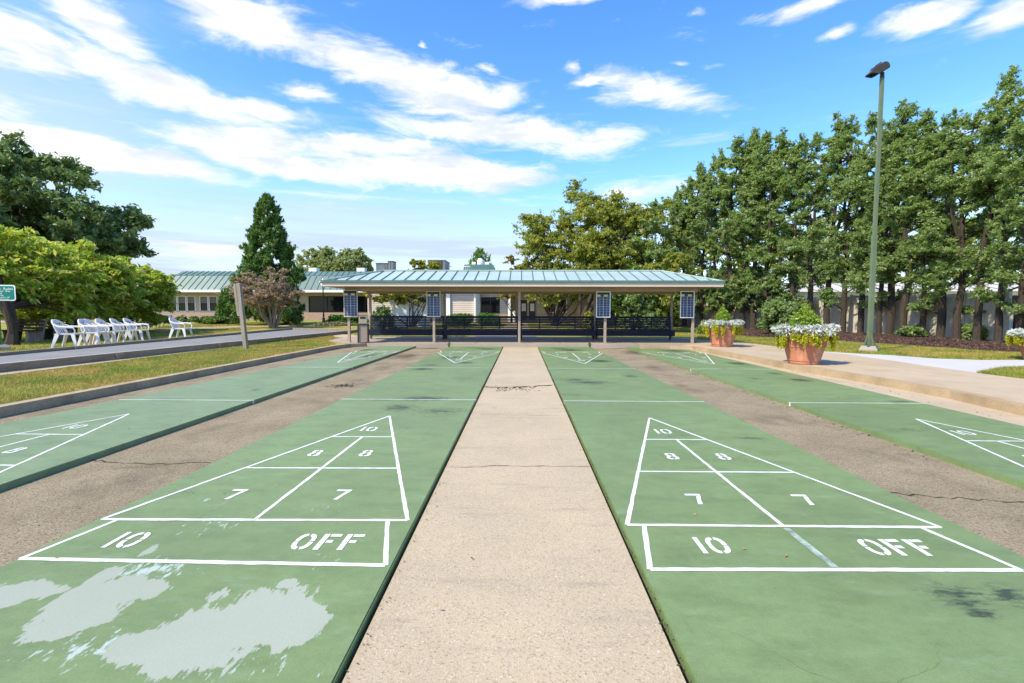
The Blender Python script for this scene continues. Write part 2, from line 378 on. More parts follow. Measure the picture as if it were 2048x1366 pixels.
def courtmat(name, tint, worn=(), stains=(), flecks=()):
    """green court paint; worn / stains / flecks are (x, y, rx, ry, rot, strength) on the ground"""
    m, n, out = new_mat(name)
    co = n.node('ShaderNodeTexCoord').outputs['Object']
    f = n.remap(n.noise(co, .55, 6, .62), .3, .7)
    c = n.mix(f, tuple(x*.86 for x in tint), tuple(x*1.13 for x in tint))
    sm = n.remap(n.noise(n.mapping(co, rot=(0,0,R(25)), scale=(1.6, 3.2, 1)), 1.6, 7, .68), .46, .74, 0, .62)
    c = n.mix(sm, c, tuple(x*.60 for x in tint))
    mt = n.remap(n.noise(co, 14, 5, .7), .35, .7); c = n.mix(mt, c, n.mix(1.0, c, (.88,.90,.86), 'MULTIPLY'))
    lt = n.remap(n.noise(n.mapping(co, loc=(3,8,0), rot=(0,0,R(-30)), scale=(1.2, 3.5, 1)), 2.2, 6, .7), .56, .76, 0, .35)
    c = n.mix(lt, c, (.27,.38,.26))
    scf = n.remap(n.noise(n.mapping(co, loc=(1,2,0), rot=(0,0,R(-7)), scale=(16, .9, 1)), 2.0, 6, .7), .60, .72, 0, .45)
    c = n.mix(scf, c, tuple(x*.66 for x in tint))
    sc2 = n.remap(n.noise(n.mapping(co, loc=(4,6,0), rot=(0,0,R(9)), scale=(22, 1.6, 1)), 2.0, 6, .72), .63, .72, 0, .5)
    c = n.mix(sc2, c, (.27,.33,.24))
    gr = n.noise(co, 130, 3, .8); c = n.mix(1.0, c, n.mix(n.remap(gr, .3, .7), (.86,.86,.86), (1.12,1.12,1.12)), 'MULTIPLY')
    gt_ = n.remap(n.noise(n.mapping(co, loc=(2,7,1)), 48, 4, .8), .66, .72, 0, .55); c = n.mix(gt_, c, (.045,.06,.035))
    gw_ = n.remap(n.noise(n.mapping(co, loc=(8,3,1)), 40, 4, .8), .69, .73, 0, .5); c = n.mix(gw_, c, (.36,.42,.33))
    wc = n.node('ShaderNodeVectorMath', {0: co, 1: n.node('ShaderNodeVectorMath', {0: n.node('ShaderNodeTexNoise', {'Vector': co, 'Scale': 2.5, 'Detail': 5}).outputs['Color'], 1: (.35,.35,0)}, operation='MULTIPLY').outputs[0]}, operation='ADD').outputs[0]
    ve = n.node('ShaderNodeTexVoronoi', {'Vector': wc, 'Scale': .75}, feature='DISTANCE_TO_EDGE').outputs['Distance']
    ck = n.math('MULTIPLY', n.remap(ve, .0006, .0022, .4, 0), n.remap(n.noise(n.mapping(co, loc=(1,1,5)), .9, 3), .54, .62)); c = n.mix(ck, c, (.03,.045,.025))
    def mask(bl, wscale, amp, lo, hi, nz):
        a = None
        for x, y, rx, ry, rot, k in bl:
            g = n.math('MULTIPLY', n.blob(co, (x, y, 0), (rx, ry, 9), rot), k); a = g if a is None else n.math('MAXIMUM', a, g)
        return n.remap(n.math('ADD', a, n.math('MULTIPLY', n.math('SUBTRACT', nz, .5), amp)), lo, hi)
    streak = n.noise(n.mapping(co, rot=(0,0,R(14)), scale=(2.2, 6, 1)), 3.6, 10, .80)
    if stains:
        c = n.mix(n.math('MULTIPLY', mask(stains, 1, 3.0, .42, .85, streak), .85), c, (.030,.034,.026))
    if flecks:
        fl = n.noise(n.mapping(co, rot=(0,0,R(-6)), scale=(13, 3.6, 1)), 2.4, 6, .72)
        c = n.mix(mask(flecks, 1, 2.2, .70, .76, fl), c, (.40,.47,.41))
    rough = .5; k = None
    if worn:
        nz = n.math('ADD', n.math('MULTIPLY', n.noise(co, 5.5, 4, .6, .3), .55), n.math('MULTIPLY', n.noise(n.mapping(co, rot=(0,0,R(-8)), scale=(11, 1.6, 1)), 3.0, 7, .68), .45))
        k = mask(worn, 1, 1.9, .30, .33, nz); c = n.mix(k, c, n.mix(f, (.305,.335,.252), (.37,.395,.305)))
    b = n.node('ShaderNodeBsdfPrincipled', {'Base Color': c, 'Roughness': rough, 'Specular IOR Level': .3})
    bp = n.node('ShaderNodeBump', {'Strength': .3, 'Distance': .01, 'Height': n.noise(co, 55, 6, .75) if k is None else n.math('SUBTRACT', n.math('MULTIPLY', n.noise(co, 55, 6, .75), .7), n.math('MULTIPLY', k, .8))}); n.l.new(bp.outputs[0], b.inputs['Normal'])
    n.l.new(b.outputs[0], out.inputs[0]); return m
def paintmat():
    m, n, out = new_mat('court_line_paint')
    co = n.node('ShaderNodeTexCoord').outputs['Object']
    c = n.mix(n.remap(n.noise(co, 15, 7, .75), .53, .66, 0, .75), (.72,.72,.69), (.33,.42,.31))
    b = n.node('ShaderNodeBsdfPrincipled', {'Base Color': c, 'Roughness': .6}); n.l.new(b.outputs[0], out.inputs[0]); return m
m_paint = paintmat()
m_faded = M('faded_line_paint', (.34,.44,.34), .7, .5, 9, fine=.3, fs=40)

# ---------------------------------------------------------------- ground
def smooth(a, b, t):
    t = min(1, max(0, (t-a)/(b-a))); return t*t*(3-2*t)
def T(x, y):
    return .09 + .36*smooth(24, 46, y) + (.25*smooth(46, 90, y))
def GT(px, py):
    z = .1
    for _ in range(12):
        p = G(px, py, z) if py > 600 else D(px, py, 60); z = T(p.x, p.y)
    return Vector((p.x, p.y, z))
KL, KR = -6.62, 6.75
def ground():
    xs = sorted(set([-400,-200,-120,-80,-60,-45]+[-36+2*i for i in range(37)]+[KL-.05, KL, KR, KR+.05, 45,60,80,120,200,400]))
    ys = sorted(set([-60,-20,-6,-3]+[2*i for i in range(28)]+[18.7, 18.75, 60,70,90,120,180,300,600,900]))
    mb = MB(); idx = {}
    for j, y in enumerate(ys):
        for i, x in enumerate(xs):
            pit = KL <= x <= KR and -3 <= y <= 18.7
            idx[i, j] = len(mb.v); mb.v.append((x, y, -.16 if pit else T(x, y)))
    for j in range(len(ys)-1):
        for i in range(len(xs)-1):
            mb.f.append((idx[i,j], idx[i+1,j], idx[i+1,j+1], idx[i,j+1])); mb.m.append(0)
    return struct(mb.build('lawn_ground', m_lawn))
ground()
rng = random.Random(5)
def line_x(p0, p1):
    """straight ground line through two photo points -> function x(y)"""
    a, b = G(*p0), G(*p1); k = (b.x-a.x)/(b.y-a.y)
    return lambda y: a.x+(y-a.y)*k
E_LC = line_x((897.6,693.3),(0,1134)), line_x((1005.6,693.3),(665,1366))
E_RC = line_x((1077,693.5),(1396,1366)), line_x((1180,693.5),(2048,1113))
E_P = line_x((754,693.5),(0,848)), line_x((829,693),(0,970))
E_O = line_x((1252,693.5),(2048,965)), line_x((1352,693.5),(2048,852))
YN, YE = -1.2, 18.58

def quadpatch(mb, fa, fb, y0, y1, z0, z1, mi=0):
    mb.prism([(fa(y0), y0), (fb(y0), y0), (fb(y1), y1), (fa(y1), y1)], z0, z1, mi)
# asphalt strips between the courts
mb = MB()
quadpatch(mb, lambda y: E_P[1](y)-.02, lambda y: E_LC[0](y)+.02, YN, YE, -.15, -.055)
quadpatch(mb, lambda y: E_RC[1](y)-.02, lambda y: E_O[0](y)+.02, YN, YE, -.15, -.055)
quadpatch(mb, lambda y: KL-.02, lambda y: E_P[0](y)+.02, YN, YE, -.15, -.02)
def crack(mb, pts, w, z, mi=1, r=random.Random(3), rough=.03):
    P = []
    for (x0,y0),(x1,y1) in zip(pts[:-1], pts[1:]):
        for k in range(8):
            t = k/8; P.append((x0+(x1-x0)*t+r.uniform(-rough,rough), y0+(y1-y0)*t+r.uniform(-rough,rough)))
    P.append(pts[-1])
    for a, b in zip(P[:-1], P[1:]): mb.strip(a, b, w*r.uniform(.4, 1.4), z, mi)
def GP(px, py): p = G(px, py, -.05); return (p.x, p.y)
crack(mb, [GP(175,918), GP(260,927), GP(420,925)], .012, -.052)
crack(mb, [GP(1760,985), GP(1900,995), GP(2048,1003)], .012, -.052)
crack(mb, [GP(1350,692+20), GP(1300,712)], .01, -.052)
struct(mb.build('asphalt_strips', [m_asphalt, m_crack]))
# beige strip on the right beside the kerb
mb = MB(); quadpatch(mb, lambda y: E_O[1](y)-.02, lambda y: KR+.1, YN, YE, -.15, -.02)
struct(mb.build('edge_strip', m_patio))
# central walk: cast bays with open joints
mb = MB()
joints = [YN, 4.28, 6.27, 8.72, 12.6, YE]
for y0, y1 in zip(joints[:-1], joints[1:]):
    quadpatch(mb, lambda y: E_LC[1](y)+.02, lambda y: E_RC[0](y)-.03, y0+(.004 if y0 > 8.8 or y0 < 8 else .012), y1-.004, -.15, -.028)
crack(mb, [GP(930,776), GP(1010,777), GP(1060,775), GP(1105,773)], .05, -.024, rough=.035)
crack(mb, [GP(890,940), GP(1000,937), GP(1180,939)], .006, -.024, rough=.02)
crack(mb, [GP(960,833), GP(1120,835)], .005, -.024, rough=.01)
struct(mb.build('centre_walk', [m_center, m_crack]))
mb = MB(); quadpatch(mb, lambda y: E_LC[1](y)-.02, lambda y: E_RC[0](y)+.02, YN, YE, -.15, -.07)
struct(mb.build('walk_bed', m_crack))
# crumbs of dry leaf in the wide joint and on the strips
mb = MB(); r = random.Random(8)
def crumb(x, y, z, s):
    a = r.uniform(0, 6.28); ca, sa = math.cos(a)*s, math.sin(a)*s
    mb.add([(x-ca, y-sa, z+.002), (x+sa*.5, y-ca*.5, z+.004+s*.3), (x+ca, y+sa, z+.003), (x-sa*.5, y+ca*.5, z+.004+s*.2)], [(0,1,2,3)])
for _ in range(90):
    p = G(r.gauss(1030, 22), r.gauss(778, 2.6), -.028); crumb(p.x, p.y, -.024, r.uniform(.008, .03))
for _ in range(420):
    y = r.uniform(1.6, 17); crumb(E_RC[0](y)-.002-abs(r.gauss(0, .022)), y, -.026, r.uniform(.003, .011))
for _ in range(240):
    y = r.uniform(1.6, 17); crumb(E_LC[1](y)+.015+abs(r.gauss(0, .03)), y, -.026, r.uniform(.003, .008))
for _ in range(260):
    y = r.uniform(4.5, 18); crumb(E_O[0](y)-.02-abs(r.gauss(0, .08)), y, -.052, r.uniform(.006, .02))
for _ in range(60):
    p = G(r.gauss(690, 16), r.gauss(771, 2.5), -.05); crumb(p.x, p.y, -.052, r.uniform(.01, .03))
for _ in range(90):
    y = r.uniform(6, 18); crumb(6.35-abs(r.gauss(0, .1)), y, -.016, r.uniform(.008, .02))
for _ in range(60):
    crumb(r.uniform(-6, 6.5), r.uniform(2, 18), .004 if r.random() < .5 else -.02, r.uniform(.004, .012))
struct(mb.build('leaf_litter', m_soil), 'stuff')
mb = MB()
for _ in range(170):
    crumb(r.uniform(-6.3, 6.6), r.uniform(1.8, 18.4)**.98, .002, r.uniform(.006, .02))
struct(mb.build('fallen_leaves', M('fallen_leaf', (.34,.22,.07), .8, .5, 40)), 'stuff')

# ---------------------------------------------------------------- courts
def ring(cx, cy, rx, ry, w, gaps, ex=2.6):
    out = []
    def pt(t, sx, sy):
        c, s = math.cos(t), math.sin(t)
        return (cx+sx*math.copysign(abs(c)**(2/ex), c), cy+sy*math.copysign(abs(s)**(2/ex), s))
    for a, b in gaps:
        k = 8; T_ = [R(a+(b-a)*i/k) for i in range(k+1)]
        for t0, t1 in zip(T_[:-1], T_[1:]):
            out.append([pt(t0, rx, ry), pt(t1, rx, ry), pt(t1, rx-w, ry-w*1.05), pt(t0, rx-w, ry-w*1.05)])
    return out
def glyph(ch):
    q4 = [(1.2, 86), (95, 178.8), (181.2, 266), (275, 358.8)]
    if ch in '0O': return ring(.3, .5, .3, .5, .145, q4), .6
    if ch == '1': return [[(.0,0),(.145,0),(.145,1),(.0,1)]], .145
    if ch == '8':
        return ring(.29, .73, .25, .27, .15, [(0, 85), (95, 180), (180, 265), (275, 360)]) + ring(.29, .27, .29, .27, .15, [(0, 85), (95, 180), (180, 265), (275, 360)]), .58
    if ch == '7': return [[(0,.83),(.58,.83),(.58,1),(0,1)], [(.40,.80),(.57,.80),(.45,.45),(.30,.45)], [(.30,.45),(.45,.45),(.36,0),(.19,0)]], .58
    if ch == 'F': return [[(0,0),(.17,0),(.17,1),(0,1)], [(.21,.83),(.56,.83),(.56,1),(.21,1)], [(.21,.43),(.42,.43),(.42,.60),(.21,.60)]], .56
def word(mb, s, cx, cy, h, wx, flip, z, gap=.16):
    parts = [glyph(c) for c in s]; tot = sum(w for _, w in parts)+gap*(len(s)-1); x = -tot/2; sg = -1 if flip else 1
    for polys, w in parts:
        for p in polys:
            P = [(cx+sg*(x+a)*wx, cy+sg*(b-.5)*h, z) for a, b in p]
            mb.add(P, [(0,1,2,3)] if True else [])
        x += w+gap
ROW = dict(b=2.518, s=3.048, m=4.108, t=5.168, a=6.228, d=7.287, D=11.527, A=12.587, T=13.647, M=14.706, S=15.766, B=16.296)
LZ = .0025
def court(name, label, edges, near, mat, cl_faded):
    fa, fb = edges
    t = empty(name, ((fa(8)+fb(8))/2, 8, 0), 0, label, 'shuffleboard court', 'green shuffleboard courts')
    L = t.location
    mb = MB(); quadpatch(mb, fa, fb, YN, YE, -.15, 0)
    o = mb.build('court_slab', mat, t, bevel=.006); o.location = -L
    mb = MB()
    zc = [0]
    def ln(a, b, w=.042, m=None):
        zc[0] += 1; z = LZ-.0001*zc[0]; A_, B_ = Vector(a), Vector(b); d_ = (B_-A_); q_ = Vector((-d_.y, d_.x)).normalized(); k_ = max(2, int(d_.length/.07)); L_ = []
        for i_ in range(k_+1):   # hand-painted edges wander a little
            p_ = A_+d_*(i_/k_); L_ += [p_+q_*(w/2+rng.gauss(0, .0016)), p_-q_*(w/2+rng.gauss(0, .0016))]
        mb.add([(p_.x, p_.y, z) for p_ in L_], [(2*i_+1, 2*i_+3, 2*i_+2, 2*i_) for i_ in range(k_)])
    def half(bl, br, sl, sr, il, ir, tip, tl, tr, ml, mr, cb, ct):
        # base pair, triangle base pair, inset pair, tip, 8/10 pair, 7/8 pair
        ln(bl, br, .034); ln(sl, sr, .03); ln(sl, tip, .027); ln(sr, tip, .027); ln(ml, mr, .026); ln(tl, tr, .026); ln(cb, ct, .027); ln(il, bl, .028); ln(ir, br, .028)
    lerp = lambda a, b, k: (a[0]+(b[0]-a[0])*k, a[1]+(b[1]-a[1])*k)
    n = near
    tip, sL, sR = n['tip'], n['sl'], n['sr']
    mL, mR, tL, tR = lerp(sL, tip, 1/3), lerp(sR, tip, 1/3), lerp(sL, tip, 2/3), lerp(sR, tip, 2/3)
    half(n['bl'], n['br'], sL, sR, lerp(sL, sR, .055), lerp(sL, sR, .935), tip, tL, tR, mL, mR, lerp(sL, sR, .5), lerp(tL, tR, .5))
    o = mb.build('scoring_lines', m_paint, t); o.location = -L
    # dead lines, turned down over the slab edges
    for y in (n['d'], ROW['D']): 
        mb = MB(); ln((fa(y), y), (fb(y), y), .025)
        mb.box(fa(y)-.003, fa(y)-.001, y-.018, y+.018, -.05, LZ); mb.box(fb(y)+.001, fb(y)+.003, y-.018, y+.018, -.05, LZ)
        o = mb.build('dead_line', m_paint, t); o.location = -L
    mb = MB(); zc[0] = 0
    # far end, mirrored
    xl, xr = fa(16)+.02, fb(16)-.02; xc = (xl+xr)/2
    fs, fe = (xl, ROW['S']), (xr, ROW['S']); ft = (xc, ROW['A'])
    half((xl, ROW['B']), (xr, ROW['B']), fs, fe, lerp(fs, fe, .06), lerp(fs, fe, .94), ft, lerp(fs, ft, 2/3), lerp(fe, ft, 2/3), lerp(fs, ft, 1/3), lerp(fe, ft, 1/3), lerp(fs, fe, .5), (xc, lerp(fs, ft, 2/3)[1]))
    o = mb.build('scoring_lines', m_paint, t); o.location = -L
    if cl_faded:
        mb = MB(); c = lerp(sL, sR, .5); e = lerp(n['bl'], n['br'], .505)
        mb.strip(lerp(c, e, .06), lerp(c, e, .96), .042, LZ); o = mb.build('faded_centre_line', m_faded, t); o.location = -L; o['label'] = 'worn away centre line through the last box'
    wx = .19; h = .195
    c10 = lerp(tL, tR, .47); X = lerp(c10, tip, .33)
    words = [('10', (X[0]-.02, X[1]), 0)]
    for k, sd in ((.27, 'l'), (.73, 'r')):
        a = lerp(lerp(mL, mR, k), lerp(tL, tR, k), .42); words.append(('8', a, 0))
        a = lerp(lerp(sL, sR, k), lerp(mL, mR, k), .42); words.append(('7', a, 0))
    by = (n['bl'][1]+sL[1])/2
    words += [('10', n.get('w10', (lerp(sL, sR, .22)[0], by)), 0), ('OFF', n.get('woff', (lerp(sL, sR, .74)[0], by)), 0)]
    fy = lambda k: ROW['S']+(ROW['A']-ROW['S'])*k
    words += [('10', (xc, fy(.76)), 1), ('8', (xc-.35, fy(.48)), 1), ('8', (xc+.35, fy(.48)), 1), ('7', (xc-.5, fy(.15)), 1), ('7', (xc+.5, fy(.15)), 1),
              ('10', (xr-.5, (ROW['S']+ROW['B'])/2), 1), ('OFF', (xl+.6, (ROW['S']+ROW['B'])/2), 1)]
    for s, (x, y), fl in words:
        mb = MB(); word(mb, s, 0, 0, h, wx, fl, 0)
        o = mb.build('numeral' if s != 'OFF' else 'lettering', m_paint, t); o.location = Vector((x, y, LZ))-L
    return t
def g2(px, py): p = G(px, py); return (p.x, p.y)
N_LC = dict(bl=g2(40,1118), br=g2(771,1131), sl=g2(203,1039), sr=g2(815,1041), tip=g2(779,832), d=G(820,799).y, w10=g2(258,1080), woff=g2(655,1084))
N_RC = dict(bl=g2(1300,1139), br=g2(2044,1141), sl=g2(1254,1050), sr=g2(1882,1055), tip=g2(1299,836), d=G(1260,802.5).y, w10=g2(1425,1091), woff=g2(1796,1095))
def outer(e, tip, d):
    y = lambda k: ROW[k]
    return dict(bl=(e[0](2.5)+.03, y('b')), br=(e[1](2.5)-.03, y('b')), sl=(e[0](3)+.02, y('s')), sr=(e[1](3)-.02, y('s')), tip=g2(*tip), d=d)
N_P = outer(E_P, (259,828), G(370,800).y)
N_O = outer(E_O, (1832,838), G(1700,806).y)
def st(px, py, rx, ry, k=1, rot=0): p = G(px, py); return (p.x, p.y, rx, ry, rot, k)
TINT = (.185, .256, .105)
stLC = [st(850,797,.75,.4), st(760,800,.5,.2,.7), st(880,822,.8,.5,.75), st(860,730,.5,.5,.8), st(845,738,.5,.5), st(950,705,.6,.5,.5), st(920,700,1.2,1.0,.55), st(930,757,.7,.8,.6), st(930,725.5,.5,.5,1), st(900,715,.7,1.0,.9), st(975,698,.8,.8,1), st(800,815,.5,.5,.9), st(950,696,1.2,.6,.9)]
stRC = [st(1200,722,.6,.7,1.1), st(1140,700,.9,.8,1), st(1180,765,.8,.5,.9), st(1150,760,.7,.8,.75), st(1260,752,.35,.6,.8), st(1120,697,.8,.6,.9), st(1150,790,.9,.4,.55), st(1500,876,.35,.12,.8), st(1920,1195,.28,.22,.85), st(1960,1225,.14,.10,1), st(2020,1190,.2,.2,.9), st(1480,915,.3,.2,.5), st(1100,702,.5,.4,.7)]
stO = [st(1475,727,.45,.6,1.1), st(1350,702,1.0,.9,1.05), st(1600,760,.45,.5,1), st(1550,747,.4,.4,.8), st(1800,803,.4,.2,.8), st(1320,697,1.2,.7,.9), st(1450,738,.3,.3,.8), st(1830,860,.6,.25,.6), st(1510,757,.3,.4,.7)]
stP = [st(660,697,1.2,1,.85), st(740,712,.4,1.2,1), st(720,700,1.0,.8,1.1), st(700,716,.5,.6,.6), st(700,697,1.2,.6,.9), st(340,800,.8,.3,.6), st(510,780,.2,.3,.8), st(640,738,.6,.6,.5), st(330,880,.8,.3,.5)]
wornLC = [st(400,1275,.36,.32,1.05), st(520,1240,.36,.32,1.05), st(345,1320,.18,.18), st(605,1255,.17,.18,.95), st(285,1292,.22,.14,.95),
 st(150,1235,.22,.25,1.05), st(205,1190,.26,.25,1.05), st(280,1178,.22,.13), st(210,1152,.1,.17,.9), st(50,1180,.28,.14), st(5,1192,.22,.13), st(296,1101,.06,.12,.75), st(430,1190,.1,.1,.6), st(575,1167,.09,.08,.7), st(620,1215,.06,.14,.6)]
flLC = [st(420,1050,.75,.5,.62,.3), st(640,1020,.5,.6,.55), st(420,1000,.6,.4,.5), st(300,1140,.6,.3,.85), st(650,1120,.5,.3,.62), st(180,1300,.7,.3,.75), st(500,1330,.8,.3,.6), st(660,960,.4,.4,.4)]
court('shuffleboard_court', 'green court left of the centre walk, with big pale worn patches at the near end', E_LC, N_LC, courtmat('court_paint_worn', TINT, wornLC, stLC, flLC), False)
court('shuffleboard_court', 'green court right of the centre walk, with a faded line between 10 and OFF', E_RC, N_RC, courtmat('court_paint_stained', TINT, (), stRC, [st(1250,1330,.5,.3,.3)]), True)
court('shuffleboard_court', 'green court along the kerb of the left grass verge', E_P, N_P, courtmat('court_paint_pale', (.20, .27, .135), (), stP), False)
court('shuffleboard_court', 'green court along the kerb of the tan patio with planters', E_O, N_O, courtmat('court_paint_outer', TINT, (), stO), False)

# ---------------------------------------------------------------- kerbs, patio, paths
def ribbon(mb, inner, outerp, z0, z1, mi=0):
    for k in range(len(inner)-1):
        mb.prism([inner[k], inner[k+1], outerp[k+1], outerp[k]], z0, z1, mi)
def offset(pts, d):
    out = []
    for i, p in enumerate(pts):
        a = Vector(pts[max(0, i-1)]); b = Vector(pts[min(len(pts)-1, i+1)]); t = (b-a).normalized(); out.append((p[0]-t.y*d, p[1]+t.x*d))
    return out
kl = [(-6.64, YN), (-6.63, 6), (-6.62, 12), (-6.6, 16.3), (-6.55, 17.3), (-6.35, 18.1), (-5.9, 18.55)]
mb = MB(); ribbon(mb, kl, offset(kl, .17), -.2, .112)
struct(mb.build('kerb', m_kerb, bevel=0))
gk = lambda px, py: tuple(G(px, py, .115)[:2])
kr = [(6.75, YN), (6.70, 4.5), gk(2048,812), gk(1900,781), gk(1750,755), gk(1585,729), gk(1500,713), gk(1440,702.5), gk(1415,697.5), gk(1385,693), gk(1340,691.2), gk(1280,690.5)]
kr2 = offset(kr, -.17)
mb = MB(); bays = [0, 2, 3, 5, 7, 11]
ribbon(mb, kr, kr2, -.2, .116)
struct(mb.build('kerb', m_kerb_r))
# tan patio to the right of the kerb
gp = lambda px, py, z=.12: tuple(G(px, py, z)[:2])
tan = kr2[:-2] + [gp(1365,690.2), gp(1385,687), gp(1400,684), gp(1390,681), gp(1420,680), gp(1470,682.5), gp(1530,690), gp(1600,699), gp(1690,708), gp(1790,722), gp(1880,735), gp(1950,745), gp(2048,757.5), (9.6, 5), (9.6, YN)]
mb = MB(); mb.prism(tan, -.1, .118); struct(mb.build('patio', m_patio))
newc = [gp(1600,699.5), gp(1700,706), gp(1780,710), gp(1870,716.5), gp(1960,719.5), gp(2060,719.5), gp(2200,722), gp(2400,735), gp(2200,737), gp(2048,732), gp(2000,735), gp(1965,740), gp(1950,745.5), gp(1880,736), gp(1790,723), gp(1690,709)]
mb = MB(); mb.prism(newc, -.1, .114); struct(mb.build('new_walk', m_newconc))
# pavilion slab and the walk behind it
SZ = .105
mb = MB()
slab = [(-6.75, 18.62), (-6.2, 18.56), (4.6, 18.56), (6.3, 18.62), (7.2, 18.9), (8.2, 20.2), (7.9, 23.3), (-7.6, 23.2), (-8.2, 22.4), (-8.0, 20.2)]
mb.prism(slab, -.2, SZ)
for x in (-4.9, -1.75, 1.5, 4.4): mb.strip((x, 18.58), (x*1.02, 23.1), .014, SZ+.003, 1)
mb.strip((-7.6, 18.92), (7, 18.92), .012, SZ+.003, 1)
struct(mb.build('pavilion_slab', [m_slab, m_crack]))
mb = MB(); 
def pathsheet(name, pts, mat, lift=.02):
    P = [GT(*p) for p in pts]; mb = MB(); n = len(P)
    if sum(P[i].x*P[(i+1)%n].y-P[(i+1)%n].x*P[i].y for i in range(n)) < 0: P.reverse()
    mb.add([(p.x, p.y, p.z+lift) for p in P], [tuple(range(n))]); return struct(mb.build(name, mat))
pathsheet('path', [(945,675.5),(1075,675.5),(1062,662),(1056,652),(1055,645),(1025,645),(1012,652),(985,662)], m_patio)
pathsheet('path', [(305,664),(345,657),(480,652),(600,650),(600,652.5),(480,655.5),(350,661.5),(330,664.5)], m_patio)
pathsheet('path', [(148,634.5),(205,640),(222,646),(190,647),(150,642)], m_patio)
pathsheet('path', [(0,640),(60,640),(120,641),(120,644),(0,645)], m_patio)
pathsheet('path', [(60,676),(110,671),(115,674),(80,679)], m_patio)
# concrete strip between verge and lane boards
mb = MB(); mb.prism([(-10.62, -2), (-10.05, -2), (-9.9, 10), (-9.75, 20), (-9.7, 30.5), (-10.3, 30.5), (-10.5, 20)], -.1, .105)
mb.prism([(-8.6, 22.7), (-8.0, 22.2), (-7.6, 23.5), (-9.45, 25.5), (-9.5, 24.5)], -.1, .112)
struct(mb.build('verge_path', m_patio))

# ---------------------------------------------------------------- bowling lane with timber boards
ln_ = empty('bowling_lane', (-12, 18, .1), 0, 'long blue grey bowling lane edged with weathered timber boards', 'bowling lane')
def part(mb, name, mats, parent, **k):
    """build a mesh given in world coordinates as a child of an unrotated empty"""
    o = mb.build(name, mats, parent, **k); o.location = -Vector(parent.location); return o
nA, nB = G(-150,742,.27), G(712,659.5,.27)
fA, fB = G(-150,718,.27), G(583,655.5,.30)
def board(a, b, name, mats, th=.11, zb=.0, cap=False):
    mb = MB(); d = (b-a); L = d.length; k = max(1, int(L/3.6)); u = d.normalized(); q = Vector((-u.y, u.x, 0))
    for i in range(k):
        p, r_ = a+d*(i/k)+u*.006, a+d*((i+1)/k)-u*.006
        mb.add([(p-q*th/2).to_tuple()[:2]+(zb,), (r_-q*th/2).to_tuple()[:2]+(zb,), (r_+q*th/2).to_tuple()[:2]+(zb,), (p+q*th/2).to_tuple()[:2]+(zb,),
                (p-q*th/2).to_tuple(), (r_-q*th/2).to_tuple(), (r_+q*th/2).to_tuple(), (p+q*th/2).to_tuple()],
               [(0,3,2,1),(4,5,6,7),(0,1,5,4),(1,2,6,5),(2,3,7,6),(3,0,4,7)])
        if cap:
            zt = p.z+.003
            mb.add([(p.x+q.x*.01, p.y+q.y*.01, zt), (r_.x+q.x*.01, r_.y+q.y*.01, zt), (r_.x+q.x*th*.48, r_.y+q.y*th*.48, zt), (p.x+q.x*th*.48, p.y+q.y*th*.48, zt)], [(0,1,2,3)], 1)
        if i:  # splice block on the outer face
            s = p-q*(th/2+.025); mb.beam((s.x, s.y, zb+.03) , (s.x, s.y, p.z-.02), .22, .05, 0, up=(q.x, q.y, 0))
    part(mb, name, mats, ln_)
board(nA, nB, 'side_board', [m_wood, m_boardtop], .12, .02, True)
board(fA, fB, 'side_board', [m_wood, m_boardtop], .12, .02)
board(fB, Vector((nB.x, nB.y+.2, .28)), 'end_board', [m_wood, m_boardtop], .12, .02)
mb = MB(); mb.add([(nA.x-.07, nA.y, .19), (nB.x-.07, nB.y, .19), (fB.x+.07, fB.y-.07, .19), (fA.x+.07, fA.y, .19)], [(0,1,2,3)])
part(mb, 'lane_surface', m_bocce, ln_)

# ---------------------------------------------------------------- leaves, grass
def fast_mesh(name, V, nv, mat, parent=None, smooth=False, mats=None):
    """V (n*nv,3) float array, faces of nv verts each"""
    n = len(V)//nv; me = bpy.data.meshes.new(name)
    me.vertices.add(len(V)); me.vertices.foreach_set('co', V.astype(np.float32).ravel())
    me.loops.add(len(V)); me.loops.foreach_set('vertex_index', np.arange(len(V), dtype=np.int32))
    me.polygons.add(n); me.polygons.foreach_set('loop_start', np.arange(0, len(V), nv, dtype=np.int32))
    try: me.polygons.foreach_set('loop_total', np.full(n, nv, dtype=np.int32))
    except Exception: pass
    me.materials.append(mat); me.update(calc_edges=True)
    o = bpy.data.objects.new(name, me); COL.objects.link(o)
    if parent is not None: o.parent = parent
    return o
def unit(a): return a/np.maximum(np.linalg.norm(a, axis=1, keepdims=True), 1e-9)
def leaf_verts(P, L, Wd, rs, up=.5, droop=0.0, out=None, outk=0.0, jit=.45):
    n = len(P); nr = unit(rs.normal(size=(n,3))+np.array([0,0,up])*1.5)
    ax = rs.normal(size=(n,3))
    if out is not None: ax = ax*(1-outk)+out*outk*2
    ax[:,2] -= droop*2
    ax = unit(ax-nr*np.sum(ax*nr, axis=1, keepdims=True)); b = np.cross(nr, ax)
    s = (1+jit*(rs.random((n,1))*2-1)); a = ax*L*s/2; w = b*Wd*s/2
    V = np.stack([P-a, P-w+a*.1+nr*.0, P+a, P+w+a*.1], axis=1)
    V[:,2] -= np.array([0,0,1.0])*(L*.12)          # slight curl at the tip
    return V.reshape(-1, 3)
def clump_points(cl, n, rs, shell=.45):
    cl = np.array(cl, float); wgt = (cl[:,3]*cl[:,4]*cl[:,5])**(.72); wgt /= wgt.sum()
    k = rs.choice(len(cl), n, p=wgt); d = unit(rs.normal(size=(n,3)))
    r = rs.random((n,1))**shell*(1+rs.normal(size=(n,1))*.10)
    return cl[k,:3]+d*r*cl[k,3:6], d
